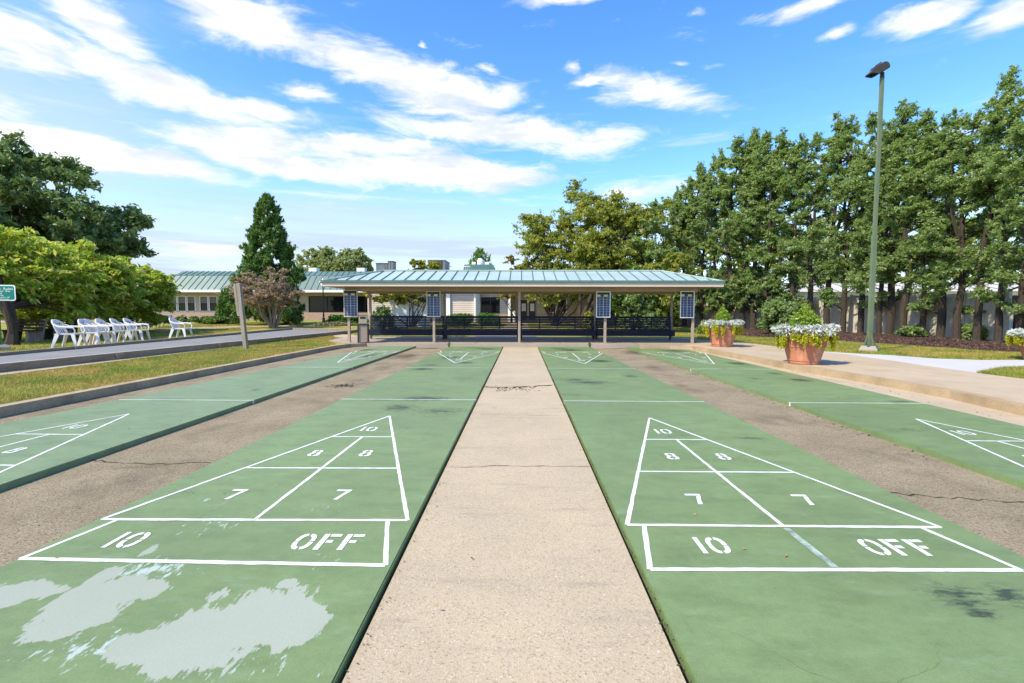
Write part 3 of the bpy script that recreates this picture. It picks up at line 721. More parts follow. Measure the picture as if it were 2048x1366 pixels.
def twig_points(cl, n, rs, twigs=11, spread=.13, lift=.25):
    """leaves strung along short twigs that radiate from every clump: feathery outlines"""
    cl = np.array(cl, float); m = len(cl); wgt = (cl[:,3]*cl[:,4]*cl[:,5])**(.66); wgt /= wgt.sum()
    dirs = rs.normal(size=(m, twigs, 3)); dirs[:,:,2] += lift; dirs /= np.linalg.norm(dirs, axis=2, keepdims=True); dirs *= rs.uniform(.55, 1.55, (m, twigs, 1))
    k = rs.choice(m, n, p=wgt); j = rs.randint(0, twigs, n); d = dirs[k, j]; t = rs.random((n,1))**.62
    P = cl[k,:3]+(d*t+rs.normal(size=(n,3))*spread)*cl[k,3:6]
    return P, unit(d)
def foliage(name, cl, n, L, Wd, mat, parent, seed, up=.5, droop=0.0, outk=.25, shell=.45):
    rs = np.random.RandomState(seed); P, d = clump_points(cl, n, rs, shell) if shell > .56 or shell < .4 else twig_points(cl, n, rs)
    return fast_mesh(name, leaf_verts(P, L, Wd, rs, up, droop, d, outk), 4, mat, parent)
def limb(mb, a, b, r0, r1, rr, sag=0.0, n=5):
    a, b = Vector(a), Vector(b); pts = []
    for i in range(n):
        t = i/(n-1); p = a.lerp(b, t); j = .05*(b-a).length*math.sin(t*math.pi)
        pts.append(p+Vector((rr.uniform(-j,j), rr.uniform(-j,j), rr.uniform(-j,j)*.5+sag*math.sin(t*math.pi))))
    mb.tube(pts, [r0+(r1-r0)*i/(n-1) for i in range(n)], 6)

lf_row = leafmat('evergreen_leaf', (.11,.21,.055), (.33,.43,.15), (.42,.48,.24), .2, .5)
lf_dark = leafmat('dark_tree_leaf', (.095,.17,.06), (.25,.33,.12), None, 0, .25)
lf_wist = leafmat('wisteria_leaf', (.17,.31,.025), (.47,.55,.07), (.66,.60,.2), .22, .45, nscale=.9)
lf_con = leafmat('conifer_needle', (.065,.15,.03), (.19,.30,.07), None, 0, .2)
lf_red = leafmat('myrtle_leaf', (.26,.165,.125), (.46,.33,.26), (.30,.28,.11), .2, .3, nscale=2)
lf_yel = leafmat('yellowing_leaf', (.13,.19,.03), (.32,.34,.05), (.48,.38,.045), .22, .4)
lf_olv = leafmat('olive_leaf', (.15,.215,.045), (.37,.42,.09), (.52,.43,.08), .16, .48)
lf_box = leafmat('box_leaf', (.05,.14,.02), (.12,.24,.045), None, 0, .25, nscale=3)
lf_top = leafmat('topiary_leaf', (.14,.24,.022), (.29,.40,.055), None, 0, .3, nscale=4)
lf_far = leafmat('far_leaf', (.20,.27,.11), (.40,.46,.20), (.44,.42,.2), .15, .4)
lf_sil = leafmat('dusty_silver_leaf', (.38,.41,.36), (.62,.63,.59), None, 0, .15, nscale=6)
lf_jen = leafmat('creeping_yellow_leaf', (.30,.36,.015), (.55,.50,.03), None, 0, .35, nscale=6)
lf_jun = leafmat('juniper_leaf', (.07,.14,.03), (.17,.24,.05), None, 0, .2, nscale=3)

def in_poly(X, Y, poly):
    ins = np.zeros(len(X), bool); j = len(poly)-1
    for i in range(len(poly)):
        xi, yi = poly[i]; xj, yj = poly[j]
        c = ((yi > Y) != (yj > Y)) & (X < (xj-xi)*(Y-yi)/((yj-yi) if yj != yi else 1e-9)+xi); ins ^= c; j = i
    return ins
def blades(name, poly, n, h, w, seed, lean=.5, zfun=None):
    rs = np.random.RandomState(seed); xs = [p[0] for p in poly]; ys = [p[1] for p in poly]
    X = rs.uniform(min(xs), max(xs), n*3); Y = rs.uniform(min(ys), max(ys), n*3); k = in_poly(X, Y, poly); X, Y = X[k][:n], Y[k][:n]; n = len(X)
    clump = .75+.5*np.sin(X*2.1+np.sin(Y*1.3)*2)*np.sin(Y*1.7+X)*.5
    Z = np.array([T(x, y) for x, y in zip(X, Y)])
    a = rs.uniform(0, 6.283, n); hh = h*(.5+rs.random(n))*clump; ww = w*(.7+.6*rs.random(n))
    base = np.stack([X, Y, Z-.005], 1); dx = np.stack([np.cos(a)*ww, np.sin(a)*ww, 0*a], 1)
    tip = base+np.stack([rs.normal(size=n)*lean*hh, rs.normal(size=n)*lean*hh, hh], 1)
    return struct(fast_mesh(name, np.stack([base-dx, base+dx, tip], 1).reshape(-1, 3), 3, m_blade), 'stuff')
blades('grass', [(-6.8,2.5),(-6.78,16),(-6.72,17.4),(-7.0,18.4),(-8.0,20.2),(-8.2,22.4),(-8.7,22.6),(-9.5,24.5),(-9.74,20),(-9.88,10),(-10.0,2.5)], 95000, .055, .006, 1)
gw = lambda px, py: tuple(G(px, py, .1)[:2])
mulch_edge = [(1395,663),(1440,668),(1500,673),(1600,678),(1700,684),(1800,690),(1900,697),(2060,706),(2250,718),(2500,735)]
gpoly = [gw(*p) for p in mulch_edge] + [gw(2400,730), gw(2200,719), gw(2060,718.5), gw(1960,719), gw(1870,716), gw(1780,709), gw(1700,705.5), gw(1600,698), gw(1530,689.5), gw(1470,682), gw(1420,679.5), gw(1395,680.5)]
blades('grass', gpoly, 80000, .06, .008, 2)
blades('grass', [gw(1952,745), gw(1968,740.5), gw(2002,735.5), gw(2048,732.5), gw(2200,737.5), gw(2200,775), gw(2048,757)], 16000, .06, .007, 3)
blades('grass', [gw(-120,716), gw(583,654.5), gw(560,650), gw(-120,664)], 60000, .06, .012, 4)
blades('grass', [(-9.3,26),(-9.2,36),(10,36),(9,24),(7.6,23.5),(3,23.5),(3,33),(-2.6,33),(-2.6,23.5),(-7,23.5)], 50000, .06, .012, 5)

# ---------------------------------------------------------------- pavilion
XC = [-6.7, -3.38, -.07, 3.24, 6.6]
pv = empty('pavilion', (0, 20.3, SZ), 0, 'long open pavilion with a pale green standing seam hip roof', 'pavilion')
mb = MB()
EX0, EX1, EY0, EY1, EZ = -7.42, 7.42, 18.18, 22.6, 2.44
RX0, RX1, RY, RZ = -5.75, 5.75, 20.35, 2.99
v = [(EX0,EY0,EZ),(EX1,EY0,EZ),(EX1,EY1,EZ),(EX0,EY1,EZ),(RX0,RY,RZ),(RX1,RY,RZ)]
mb.add(v, [(0,1,5,4),(1,2,5),(2,3,4,5),(3,0,4)])
def seam(p, q): mb.beam((p[0],p[1],p[2]+.012), (q[0],q[1],q[2]+.012), .022, .045, 1)
k = 34
for i in range(1, k):
    x = EX0+(EX1-EX0)*i/k
    if x < RX0: t = (x-EX0)/(RX0-EX0)
    elif x > RX1: t = (EX1-x)/(EX1-RX1)
    else: t = 1
    seam((x,EY0,EZ), (x,EY0+(RY-EY0)*t,EZ+(RZ-EZ)*t)); seam((x,EY1,EZ), (x,EY1+(RY-EY1)*t,EZ+(RZ-EZ)*t))
for i in range(1, 10):
    y = EY0+(EY1-EY0)*i/10; t = (y-EY0)/(RY-EY0) if y < RY else (EY1-y)/(EY1-RY)
    seam((EX0,y,EZ), (EX0+(RX0-EX0)*t,y,EZ+(RZ-EZ)*t)); seam((EX1,y,EZ), (EX1+(RX1-EX1)*t,y,EZ+(RZ-EZ)*t))
roof = part(mb, 'roof', [m_roof, m_seam], pv)
mb = MB()
for a, b in ((0,4),(3,4),(1,5),(2,5),(4,5)): mb.beam(Vector(v[a])+Vector((0,0,.02)), Vector(v[b])+Vector((0,0,.02)), .16, .04)
o = mb.build('ridge_cap', m_roof, roof)
mb = MB()
mb.box(EX0-.03,EX1+.03,EY0-.05,EY0-.01,EZ-.05,EZ+.035); mb.box(EX0-.03,EX1+.03,EY1+.01,EY1+.05,EZ-.05,EZ+.035)
mb.box(EX0-.05,EX0-.01,EY0-.008,EY1+.008,EZ-.05,EZ+.035); mb.box(EX1+.01,EX1+.05,EY0-.008,EY1+.008,EZ-.05,EZ+.035)
mb.build('drip_edge', m_seam, roof)
mb = MB(); F0, F1 = EZ-.19, EZ-.052
mb.box(EX0,EX1,EY0,EY0+.04,F0,F1); mb.box(EX0,EX1,EY1-.04,EY1,F0,F1); mb.box(EX0,EX0+.04,EY0+.041,EY1-.041,F0,F1); mb.box(EX1-.04,EX1,EY0+.041,EY1-.041,F0,F1)
part(mb, 'fascia', m_fascia, pv)
mb = MB(); mb.box(EX0+.041,EX1-.041,EY0+.041,EY1-.041,F0+.045,F0+.07); part(mb, 'soffit', m_beam, pv)
B0, B1 = 2.095, F0+.044
for y in (18.98, 21.7):
    mb = MB(); mb.box(-6.82, 6.72, y-.075, y+.075, B0, B1); part(mb, 'beam', m_beam, pv)
for x in (-6.78, -3.38, -.07, 3.24, 6.68):
    mb = MB(); mb.box(x-.05, x+.05, 19.056, 21.624, B0+.06, B1); part(mb, 'cross_beam', m_beam, pv)
for y in (18.98, 21.7):
    for x in XC:
        mb = MB(); mb.box(x-.048, x+.048, y-.048, y+.048, SZ-.02, B0-.001); mb.box(x-.066, x+.066, y-.066, y+.066, SZ-.01, SZ+.025)
        part(mb, 'column', m_post, pv, bevel=.006)
mb = MB(); mb.tube([(-7.3,18.3,2.46),(-7.3,18.3,2.5)], .05, 8)
# ---------------------------------------------------------------- long navy benches
BENCHL = ['navy slatted bench at the left end, beside the trash bin', 'navy slatted bench just left of the central pavilion column', 'navy slatted bench just right of the central pavilion column', 'navy slatted bench at the right end of the pavilion']
for i in range(4):
    x0, x1 = XC[i]+.03, XC[i+1]-.03; xm = (x0+x1)/2
    if i == 0: x0 -= .05
    bn = empty('slatted_bench', (xm, 21.45, SZ), 0, BENCHL[i], 'bench', 'navy benches under the pavilion')
    w = (x1-x0)/2
    mb = MB()
    for j in range(8):
        z = .416+j*.0715; yy = .08+j*.016; hgt = .055 if j < 7 else .10
        mb.box(-w, w, yy, yy+.022, z, z+hgt)
    mb.build('backrest', m_navy, bn, bevel=.004)
    mb = MB()
    for j in range(5): y = -.40+j*.095; mb.box(-w, w, y, y+.082, .385, .415)
    mb.box(-w, w, -.425, -.403, .18, .415); mb.build('seat', m_navy, bn, bevel=.004)
    for f in (-.96, -.48, 0, .48, .96):
        mb = MB(); mb.beam((f*w, .085, .42), (f*w, .21, .99), .045, .03); mb.beam((f*w, -.38, .36), (f*w, .16, .36), .045, .04); mb.build('back_support', m_navy, bn)
    for f in (-.97, .97):
        mb = MB(); mb.box(f*w-.035, f*w+.035, .10, .17, 0, .38); mb.build('leg', m_bronze, bn)
# ---------------------------------------------------------------- score boards
SBL = ['score board at the left end of the pavilion, next to the trash bin', 'score board second from the left, in front of the small tree and white screen', 'score board third from the left, right of the central column', 'score board at the right end, nearest the terracotta planters']
SBP = [(701,580,634,687), (867,582,634,686), (1207,583,635,686), (1375,582,636,686)]
for i, (px, y0, y1, yb) in enumerate(SBP):
    top, bot = D(px, y0, 18.86), D(px, y1, 18.86); w, h = .27, (top.z-bot.z)
    sb = empty('score_board', (top.x, 18.875, bot.z), R((0, 0, -3, 2)[i]), SBL[i], 'score board', 'score boards on the pavilion posts')
    mb = MB(); mb.box(-w, w, -.02, .02, 0, h); mb.build('panel', m_board, sb)
    mb = MB()
    for x in (-w, w-.03): mb.box(x, x+.03, -.035, -.021, 0, h)
    for z in (0, h-.03): mb.box(-w+.03, w-.03, -.035, -.021, z, z+.03)
    mb.build('frame', m_fascia if i < 2 else m_white, sb)
    mb = MB(); hz_ = h*.80
    mb.box(-.009, .009, -.026, -.0215, .03, hz_)
    for x in (-w/2, w/2): mb.box(x-.005, x+.005, -.025, -.0215, .03, hz_-.02)
    for r_ in range(9):
        z = .04+(hz_-.05)*r_/8; t = .012 if r_ == 4 else .006; mb.box(-w+.031, w-.031, -.0245, -.0215, z-t/2, z+t/2)
    mb.build('score_grid', m_boardline, sb)
    for x0_, x1_ in ((-w+.035, -w*.42), (.02, w*.6)):
        mb = MB(); mb.box(x0_, x1_, -.0275, -.0215, hz_+.005, hz_+.075); mb.build('team_strip', m_yellow, sb)
    mb = MB(); mb.box(-w+.031, w-.031, -.024, -.0215, h*.90, h-.031); mb.build('header', m_black, sb)
# ---------------------------------------------------------------- trash bin
p = G(727,685.5,SZ); tb = empty('trash_bin', (p.x, p.y, SZ), R(14), 'aggregate panel trash bin with beige hooded top', 'trash bin')
mb = MB(); mb.box(-.17,.17,-.17,.17,.03,.70); mb.build('body', m_aggr, tb, bevel=.01)
mb = MB()
for sx in (-1,1):
    for sy in (-1,1): mb.box(sx*.18-.025,sx*.18+.025,sy*.18-.025,sy*.18+.025,0,.72)
mb.box(-.205,.205,-.205,.205,.70,.735); mb.build('corner_frame', m_bronze, tb, bevel=.005)
mb = MB(); mb.box(-.155,.155,-.15,.155,.736,1.06); mb.box(-.17,.17,-.165,.17,1.06,1.085); hd = mb.build('hood', m_beige, tb, bevel=.012)
mb = MB(); mb.box(-.10,.10,-.156,-.1515,.93,1.01); mb.build('opening', m_black, hd)

# ---------------------------------------------------------------- planters
def planter(label, px, py, rw, hgt, top_h, top_w, seed, flower=False):
    """rw: rim radius"""
    p = G(px, py, .12); t = empty('planter', (p.x, p.y, .118), 0, label, 'planter', 'terracotta planters on the tan patio')
    rb = rw*.66; s = rw/.5
    prof = [(rb*.96,0),(rb,.01),(rb*1.02,hgt*.06),(rb*1.0,hgt*.075),(rb*1.02,hgt*.10),(rb*1.05,hgt*.12),(rb*1.04,hgt*.135),(rw*.85,hgt*.56),(rw*.88,hgt*.57),(rw*.875,hgt*.60),(rw*.89,hgt*.61),(rw*.885,hgt*.645),(rw*.90,hgt*.66),(rw*.895,hgt*.68),(rw*.955,hgt*.90),(rw*1.0,hgt*.905),(rw*1.01,hgt*.99),(rw*.995,hgt),(rw*.90,hgt),(rw*.88,hgt*.9)]
    pot = MB().lathe(prof, 40).build('pot', m_terra, t, smooth=True)
    MB().lathe([(rw*.885,hgt*.88),(rw*.5,hgt*.93),(0.01,hgt*.95)], 24).build('soil', m_soil, t)
    rr = random.Random(seed); cl = []
    for i in range(44):
        a = rr.uniform(0, 6.28); q = rw*rr.uniform(.70, 1.2); cl.append((q*math.cos(a), q*math.sin(a), hgt*rr.uniform(1.04, 1.2), .15*s, .15*s, .09*s))
    foliage('silver_foliage', cl, 8500, .10*s, .030*s, lf_sil, t, seed, .35, 0, .6, .6)
    cl = []
    for i in range(30):
        a = i/30*6.283+rr.uniform(-.2,.2); q = rw*rr.uniform(1.04, 1.30); dz = rr.uniform(.14, .46)*hgt
        cl.append((q*math.cos(a), q*math.sin(a), hgt*.99-dz*.45, .055*s, .055*s, dz*.75))
    foliage('trailing_plant', cl, 8000, .045*s, .028*s, lf_jen, t, seed+1, .2, .4, .3, .7)
    cl = [(rr.gauss(0, .01), rr.gauss(0, .01), hgt+top_h*(.05+.9*k/9), top_w*max(.14, (1-(k/9)**2.3)), top_w*max(.14, (1-(k/9)**2.3)), top_h*.13) for k in range(10)]
    foliage('clipped_shrub', cl, 10000, .05*s, .034*s, lf_top, t, seed+2, .35, 0, .25, .25)
    if flower:
        mb = MB(); mb.tube([(-rw*.42,-.1,hgt*1.05),(-rw*.46,-.12,hgt*1.3),(-rw*.52,-.12,hgt*1.46)], [.006,.006,.005], 6); mb.build('flower_stem', lf_sil, t)
        mb = MB(); mb.lathe([(.005,-.01),(.05,.0),(.055,.012),(.02,.02)], 12, (-rw*.52,-.12,hgt*1.46)); mb.build('yellow_flower', m_yellow, t)
    return t
planter('smaller looking planter with silver leaves and cone shrub, near the pavilion corner', 1444, 693, .50, .72, .70, .29, 21)
planter('large terracotta planter with a tall yellow flower in its silver leaves, before the lamp pole', 1607, 727, .50, .72, .66, .35, 31, True)
planter('terracotta planter cut by the right edge of the photo', 2082, 719, .50, .60, .60, .24, 41)

# ---------------------------------------------------------------- tall lamp pole and garden lamps
b = G(1738, 702, .1); lp = empty('lamp_post', (b.x, b.y, .1), R(3), 'tall green square lamp pole with a dark floodlight on top', 'lamp post')
HP = D(1770, 152, b.y).z-.1
lean = .0
mb = MB(); mb.lathe([(.34,-.1),(.34,.06),(.30,.10),(.26,.17)], 4, (0,0,0)); mb.build('footing', m_concrete, lp)
mb = MB(); mb.beam((0,0,.19),(0,0,HP*.42),.125,.125); mb.beam((0,0,HP*.42),(0,0,HP-.05),.10,.10); mb.beam((0,0,HP*.41),(0,0,HP*.43),.135,.135)
mb.build('pole', m_greenpole, lp, bevel=.012)
mb = MB(); mb.box(-.17,.17,-.17,.17,.168,.192)
for a in range(4):
    c_, s_ = math.cos(a*math.pi/2), math.sin(a*math.pi/2); mb.beam((c_*.16,s_*.16,.19),(c_*.08,s_*.08,.45),.025,.05)
mb.build('base_plate', m_greenpole, lp)
mb = MB(); mb.box(-.045,.045,-.071,-.0635,.62,.86); mb.build('hand_hole_cover', m_greenpole, lp)
mb = MB(); mb.tube([(0,0,HP-.05),(0,0,HP+.10)], [.06,.055], 10); mb.build('knuckle', m_bronze, lp)
mb = MB()  # wedge-shaped flood head, long axis towards the left and down
pro = [(-.60,-.02),(-.30,-.05),(.16,.22),(.12,.36),(.02,.44),(-.10,.42),(-.55,.06)]
n = len(pro); verts = [(x*.80+.02, yy, HP+.03+z*.80) for yy in (-.15, .15) for x, z in pro]
mb.add(verts, [tuple(range(n)), tuple(reversed(range(n, 2*n)))]+[(i, n+i, n+(i+1)%n, (i+1)%n) for i in range(n)])
hd = mb.build('flood_head', m_bronze, lp, bevel=.02)
mb = MB()
for f in (.2, .6): x, z = (-.10-.45*f)*.8, HP+.03+(.42-.36*f)*.80; mb.add([(x-.03,-.12,z-.02),(x+.03,-.12,z+.03),(x+.02,-.12,z+.07),(x-.03,.12,z-.02),(x+.03,.12,z+.03),(x+.02,.12,z+.07)], [(0,1,2),(5,4,3),(0,3,4,1),(1,4,5,2),(2,5,3,0)])
mb.build('cooling_fin', m_bronze, hd)
mb = MB(); mb.add([(-.43,-.12,HP+.008),(-.25,-.12,HP-.016),(-.25,.12,HP-.016),(-.43,.12,HP+.008)], [(0,1,2,3)]); mb.build('lens', m_glass, hd)
def garden_lamp(label, px, py, ptop, zb=None, Y=None):
    p = GT(px, py); t = empty('garden_lamp', p, 0, label, 'lamp post'); H = D(px, ptop, p.y).z-p.z; s = H/4.0
    MB().lathe([(.20*s,0),(.20*s,.08*s),(.13*s,.14*s),(.11*s,.5*s),(.15*s,.54*s),(.08*s,.62*s),(.06*s,.9*s)], 12).build('base', m_black, t, smooth=True)
    MB().lathe([(.055*s,.88*s),(.045*s,3.25*s)], 10).build('pole', m_black, t, smooth=True)
    MB().lathe([(.09*s,3.24*s),(.13*s,3.28*s),(.19*s,3.42*s),(.17*s,3.62*s),(.10*s,3.70*s)], 14).build('globe', m_white, t, smooth=True)
    MB().lathe([(.30*s,3.66*s),(.20*s,3.78*s),(.10*s,3.86*s),(.04*s,3.93*s),(.03*s,4.0*s),(.005,4.02*s)], 14).build('cap', m_white, t, smooth=True)
    return t
garden_lamp('black garden lamp with a white cap rising behind the left roof corner', 647.5, 648.5, 556)

# ---------------------------------------------------------------- weathered post with a plank
b = G(492.5, 697, .1); wp = empty('wooden_post', (b.x, b.y, .09), 0, 'grey weathered leaning post with a short plank on its left side', 'post')
tp = D(477.5, 566, b.y)-Vector((b.x, b.y, .09)); tp.y = 0
mb = MB(); mb.beam((0,0,-.1), tp, .13, .13, 0, up=(0,1,0)); mb.build('post', m_woodv, wp, bevel=.01)
mb = MB(); a1 = tp*.985+Vector((-.125,-.02,.0)); a0 = tp*.50+Vector((-.115,-.02,0)); mb.beam(a0, a1, .085, .06, 0, up=(0,1,0)); mb.build('plank', m_woodv, wp, bevel=.008)

# ---------------------------------------------------------------- white plastic chairs
def plastic_chair():
    t = empty('plastic_chair', (0,0,0)); S = 1.0
    mb = MB(); mb.add([(-.22,-.24,.43),(.24,-.25,.44),(.24,.25,.44),(-.22,.24,.43),(-.22,-.24,.40),(.24,-.25,.39),(.24,.25,.39),(-.22,.24,.40)],
           [(0,1,2,3),(7,6,5,4),(0,4,5,1),(1,5,6,2),(2,6,7,3),(3,7,4,0)]); mb.build('seat', m_plastic, t, bevel=.012)
    mb = MB()   # rounded back: rim plus slats (front is +X)
    def bk(u, v):  # u -1..1 across, v 0..1 up
        return (-.22-.15*v+.05*u*u*0+.06*abs(u)**2, .25*u*(1-.10*max(0, v-.6)/.4), .43+.42*v)
    rim = [bk(-1, v/6*.72) for v in range(7)]+[bk(math.sin(R(a))*1.0, .72+.28*math.cos(R(a))) for a in range(-78, 79, 13)]+[bk(1, v/6*.72) for v in range(6, -1, -1)]
    mb.tube(rim, .022, 6)
    top = [[bk(math.sin(R(a)), .72+.28*math.cos(R(a))) for a in range(-78, 79, 13)], [bk(math.sin(R(a))*.95, .62+.20*math.cos(R(a))) for a in range(-78, 79, 13)]]
    k = len(top[0]); mb.add(top[0]+top[1], [(i, i+1, k+i+1, k+i) for i in range(k-1)])
    for j in range(7):
        u = -.78+j*.26; p, q = bk(u, 0), bk(u, .80)
        mb.add([(p[0],p[1]-.026,p[2]),(p[0],p[1]+.026,p[2]),(q[0],q[1]+.026,q[2]),(q[0],q[1]-.026,q[2])], [(0,1,2,3)])
    mb.add([bk(-1,.30),bk(1,.30),bk(1,.36),bk(-1,.36)], [(0,1,2,3)])
    mb.build('backrest', m_plastic, t, smooth=True)
    for s in (-1, 1):
        mb = MB()
        mb.tube([(-.27,s*.255,.72),(-.12,s*.285,.645),(.10,s*.295,.63),(.24,s*.29,.615),(.27,s*.275,.52),(.245,s*.255,.41)], [.024,.026,.03,.028,.022,.022], 6); mb.build('armrest', m_plastic, t, smooth=True)
        mb = MB(); mb.add([(.15,s*.26,.42),(.25,s*.26,.42),(.24,s*.20,.42),(.26,s*.29,0),(.31,s*.29,0),(.30,s*.25,0)], [(0,1,4,3),(1,2,5,4),(2,0,3,5),(3,4,5)]); mb.build('leg', m_plastic, t)
        mb = MB(); mb.add([(-.23,s*.25,.44),(-.12,s*.25,.42),(-.2,s*.19,.42),(-.34,s*.28,0),(-.28,s*.28,0),(-.31,s*.24,0)], [(0,1,4,3),(1,2,5,4),(2,0,3,5),(3,4,5)]); mb.build('leg', m_plastic, t)
    return t
ORD = ['white plastic chair at the left end of the row, nearest the park bench', 'white plastic chair second from the left in the row', 'white plastic chair third from the left, tight against the second', 'white plastic chair fourth from the left in the row', 'white plastic chair fifth from the left in the row', 'white plastic chair at the right end of the row of six', 'white plastic chair standing alone to the right of the row']
CH_ = [(140,694), (190,690.5), (201,689), (222,687), (250,685), (275,682.5), (363,677.5)]
proto = None
for i, (px, py) in enumerate(CH_):
    if proto is None: proto = plastic_chair(); c = proto
    else: c = copy_tree(proto)
    p = G(px, py, .1); c.location = (p.x, p.y, .095); c.rotation_euler = (0, 0, R((18, 12, 20, 14, 20, 16, 10)[i])); c.scale = (1.12, 1.12, 1.08)
    tag(c, ORD[i], 'chair', 'white plastic chairs by the lane')

# ---------------------------------------------------------------- park benches under the arbour
def park_bench(label, px, py, rz):
    p = G(px, py, .1); t = empty('park_bench', (p.x, p.y, .09), rz, label, 'bench')
    for s in (-.62, .62):
        mb = MB(); pr = [(-.30,0),(.22,0),(.26,.18),(.30,.40),(.40,.80),(.38,.88),(.28,.90),(.22,.82),(.14,.45),(-.28,.43),(-.24,.2)]
        n = len(pr); mb.add([(s-.07, y, z) for y, z in pr]+[(s+.07, y, z) for y, z in pr], [tuple(range(n)), tuple(reversed(range(n,2*n)))]+[(i,n+i,n+(i+1)%n,(i+1)%n) for i in range(n)])
        mb.build('concrete_end', m_bark if s < 0 else m_barkgrey, t)
    mb = MB()
    for j in range(4): mb.box(-.85,.85,-.29+j*.11,-.20+j*.11,.43,.475)
    mb.build('seat', m_bark, t)
    mb = MB()
    for j in range(3): mb.beam((-.85,.13+j*.035,.54+j*.13),(.85,.13+j*.035,.54+j*.13),.04,.085)
    mb.build('backrest', m_bark, t); return t
park_bench('dark slatted park bench beside the thick trunk behind the sign post', 48, 683, R(-14))
park_bench('second park bench in shade, half hidden behind the first white chair', 108, 679, R(-20))

# ---------------------------------------------------------------- green notice sign
b = G(-2, 700, .1); gs = empty('notice_sign', (b.x, b.y, .09), R(12), 'green notice sign with white border and text at the left edge', 'sign')
tz = D(0, 569.5, b.y).z-.09; bz = D(0, 601.5, b.y).z-.09; rx = D(24.5, 585, b.y).x-b.x
MB().lathe([(.34,-.1),(.32,.1),(.24,.17)], 4).build('footing', m_concrete, gs)
mb = MB(); mb.beam((-.02,.05,.1),(-.02,.05,tz-.02),.09,.09); mb.beam((.07,.05,.17),(.0,.05,.45),.03,.03); mb.build('post', M('sign_post_green', (.05,.22,.06), .5), gs)
w = rx; hh = tz-bz
def rrect(x0, x1, z0, z1, r, y0, y1, mb, mi=0):
    P = []
    for cx, cz, a0 in ((x1-r,z0+r,-90),(x1-r,z1-r,0),(x0+r,z1-r,90),(x0+r,z0+r,180)):
        for k in range(5): a = R(a0+90*k/4); P.append((cx+r*math.cos(a), cz+r*math.sin(a)))
    n = len(P); mb.add([(x,y0,z) for x,z in P]+[(x,y1,z) for x,z in P], [tuple(range(n)), tuple(reversed(range(n,2*n)))]+[(i,n+i,n+(i+1)%n,(i+1)%n) for i in range(n)], mi)
mb = MB(); rrect(-w, w, bz, tz, .07, -.002, .0, mb); mb.build('border', m_white, gs)
mb = MB(); rrect(-w+.035, w-.035, bz+.035, tz-.035, .05, -.006, -.003, mb); mb.build('panel', m_sign, gs)
for j, (txt, sz) in enumerate((('Bocce Court  Rules', .105), ('Court rates  for the', .085), ('season, under', .085), ('other courts', .085), ('Open during  hours of', .085), ('park operations', .085))):
    cu = bpy.data.curves.new('lettering', 'FONT'); cu.body = txt; cu.size = sz; cu.extrude = .001; cu.align_x = 'LEFT'
    o = bpy.data.objects.new('lettering', cu); dg = bpy.context.evaluated_depsgraph_get(); COL.objects.link(o); bpy.context.view_layer.update()
    me = bpy.data.meshes.new_from_object(o.evaluated_get(bpy.context.evaluated_depsgraph_get())); bpy.data.objects.remove(o)
    xs = [q.co.x for q in me.vertices]; right = (w-.06, w-.14, w-.34, w-.32, w-.16, w-.18)[j]; k_ = (right+w-.07)/max(1e-6, max(xs)-min(xs)) if j in (0,1,4,5) else 1.15
    for q in me.vertices: q.co = Vector(((q.co.x-max(xs))*k_+right, -.008-q.co.z, tz-.155-j*hh*.132+q.co.y))
    me.materials.clear(); me.materials.append(m_white); o = bpy.data.objects.new('lettering', me); COL.objects.link(o); o.parent = gs

# ---------------------------------------------------------------- patio furniture on the far lawn
def sling_chair(label, px, py, rz, cush=False):
    p = GT(px, py); t = empty('patio_chair', p, rz, label, 'chair'); s = 1.0; t.scale = (.84, .84, .80)
    for sx in (-1, 1):
        mb = MB(); x = sx*.29*s
        mb.tube([(x,-.28,0),(x,-.27,.62),(x,.26,.64),(x,.30,0)], .022, 6); mb.tube([(x,.22,.40),(x,.36,.98)], .022, 6); mb.tube([(x,-.27,.42),(x,.22,.40)], .02, 6); mb.build('side_frame', m_plastic, t)
    mb = MB(); mb.tube([(-.3*s,.36,.98),(.3*s,.36,.98)], .022, 6); mb.build('top_rail', m_plastic, t)
    if cush:
        mb = MB(); mb.box(-.28,.28,-.28,.20,.42,.56); mb.build('seat', M('striped_cushion', (.16,.22,.28), .8, .4, 9, stretch=(9,.2,.2)), t, bevel=.03)
        mb = MB(); mb.add([(-.28,.12,.5),(.28,.12,.5),(.28,.26,1.0),(-.28,.26,1.0),(-.28,.26,.5),(.28,.26,.5),(.28,.38,.99),(-.28,.38,.99)], [(0,1,2,3),(7,6,5,4),(0,4,5,1),(1,5,6,2),(2,6,7,3),(3,7,4,0)])
        mb.build('back_cushion', M('striped_back_cushion', (.20,.26,.32), .8, .5, 7, stretch=(.2,.2,6)), t, bevel=.03)
    else:
        mb = MB(); mb.box(-.29,.29,-.27,.21,.40,.42); mb.build('seat', m_sling, t)
        mb = MB(); mb.beam((0,.225,.42),(0,.352,.96),.6,.02,0,up=(0,1,0)); mb.build('back_sling', m_sling, t)
    return t
sling_chair('taupe sling patio chair seen from behind on the far lawn', 306, 659, R(186))
sling_chair('white framed patio chair behind the middle of the chair row', 245, 660, R(170))
sling_chair('white framed patio chair in the shade of the last arbour vine', 283, 657, R(120))
sling_chair('patio armchair with blue striped cushions on the far lawn', 334, 652, R(20), True)
p = GT(312, 655); tt = empty('patio_table', p, 0, 'round white patio table between the patio chairs', 'table')
MB().lathe([(.6,.70),(.62,.72),(.6,.74)], 24).build('tabletop', m_plastic, tt)
for a in range(4):
    c_, s_ = math.cos(a*1.57+.4), math.sin(a*1.57+.4); MB().tube([(c_*.45,s_*.45,0),(c_*.4,s_*.4,.7)], .022, 6).build('leg', m_plastic, tt)

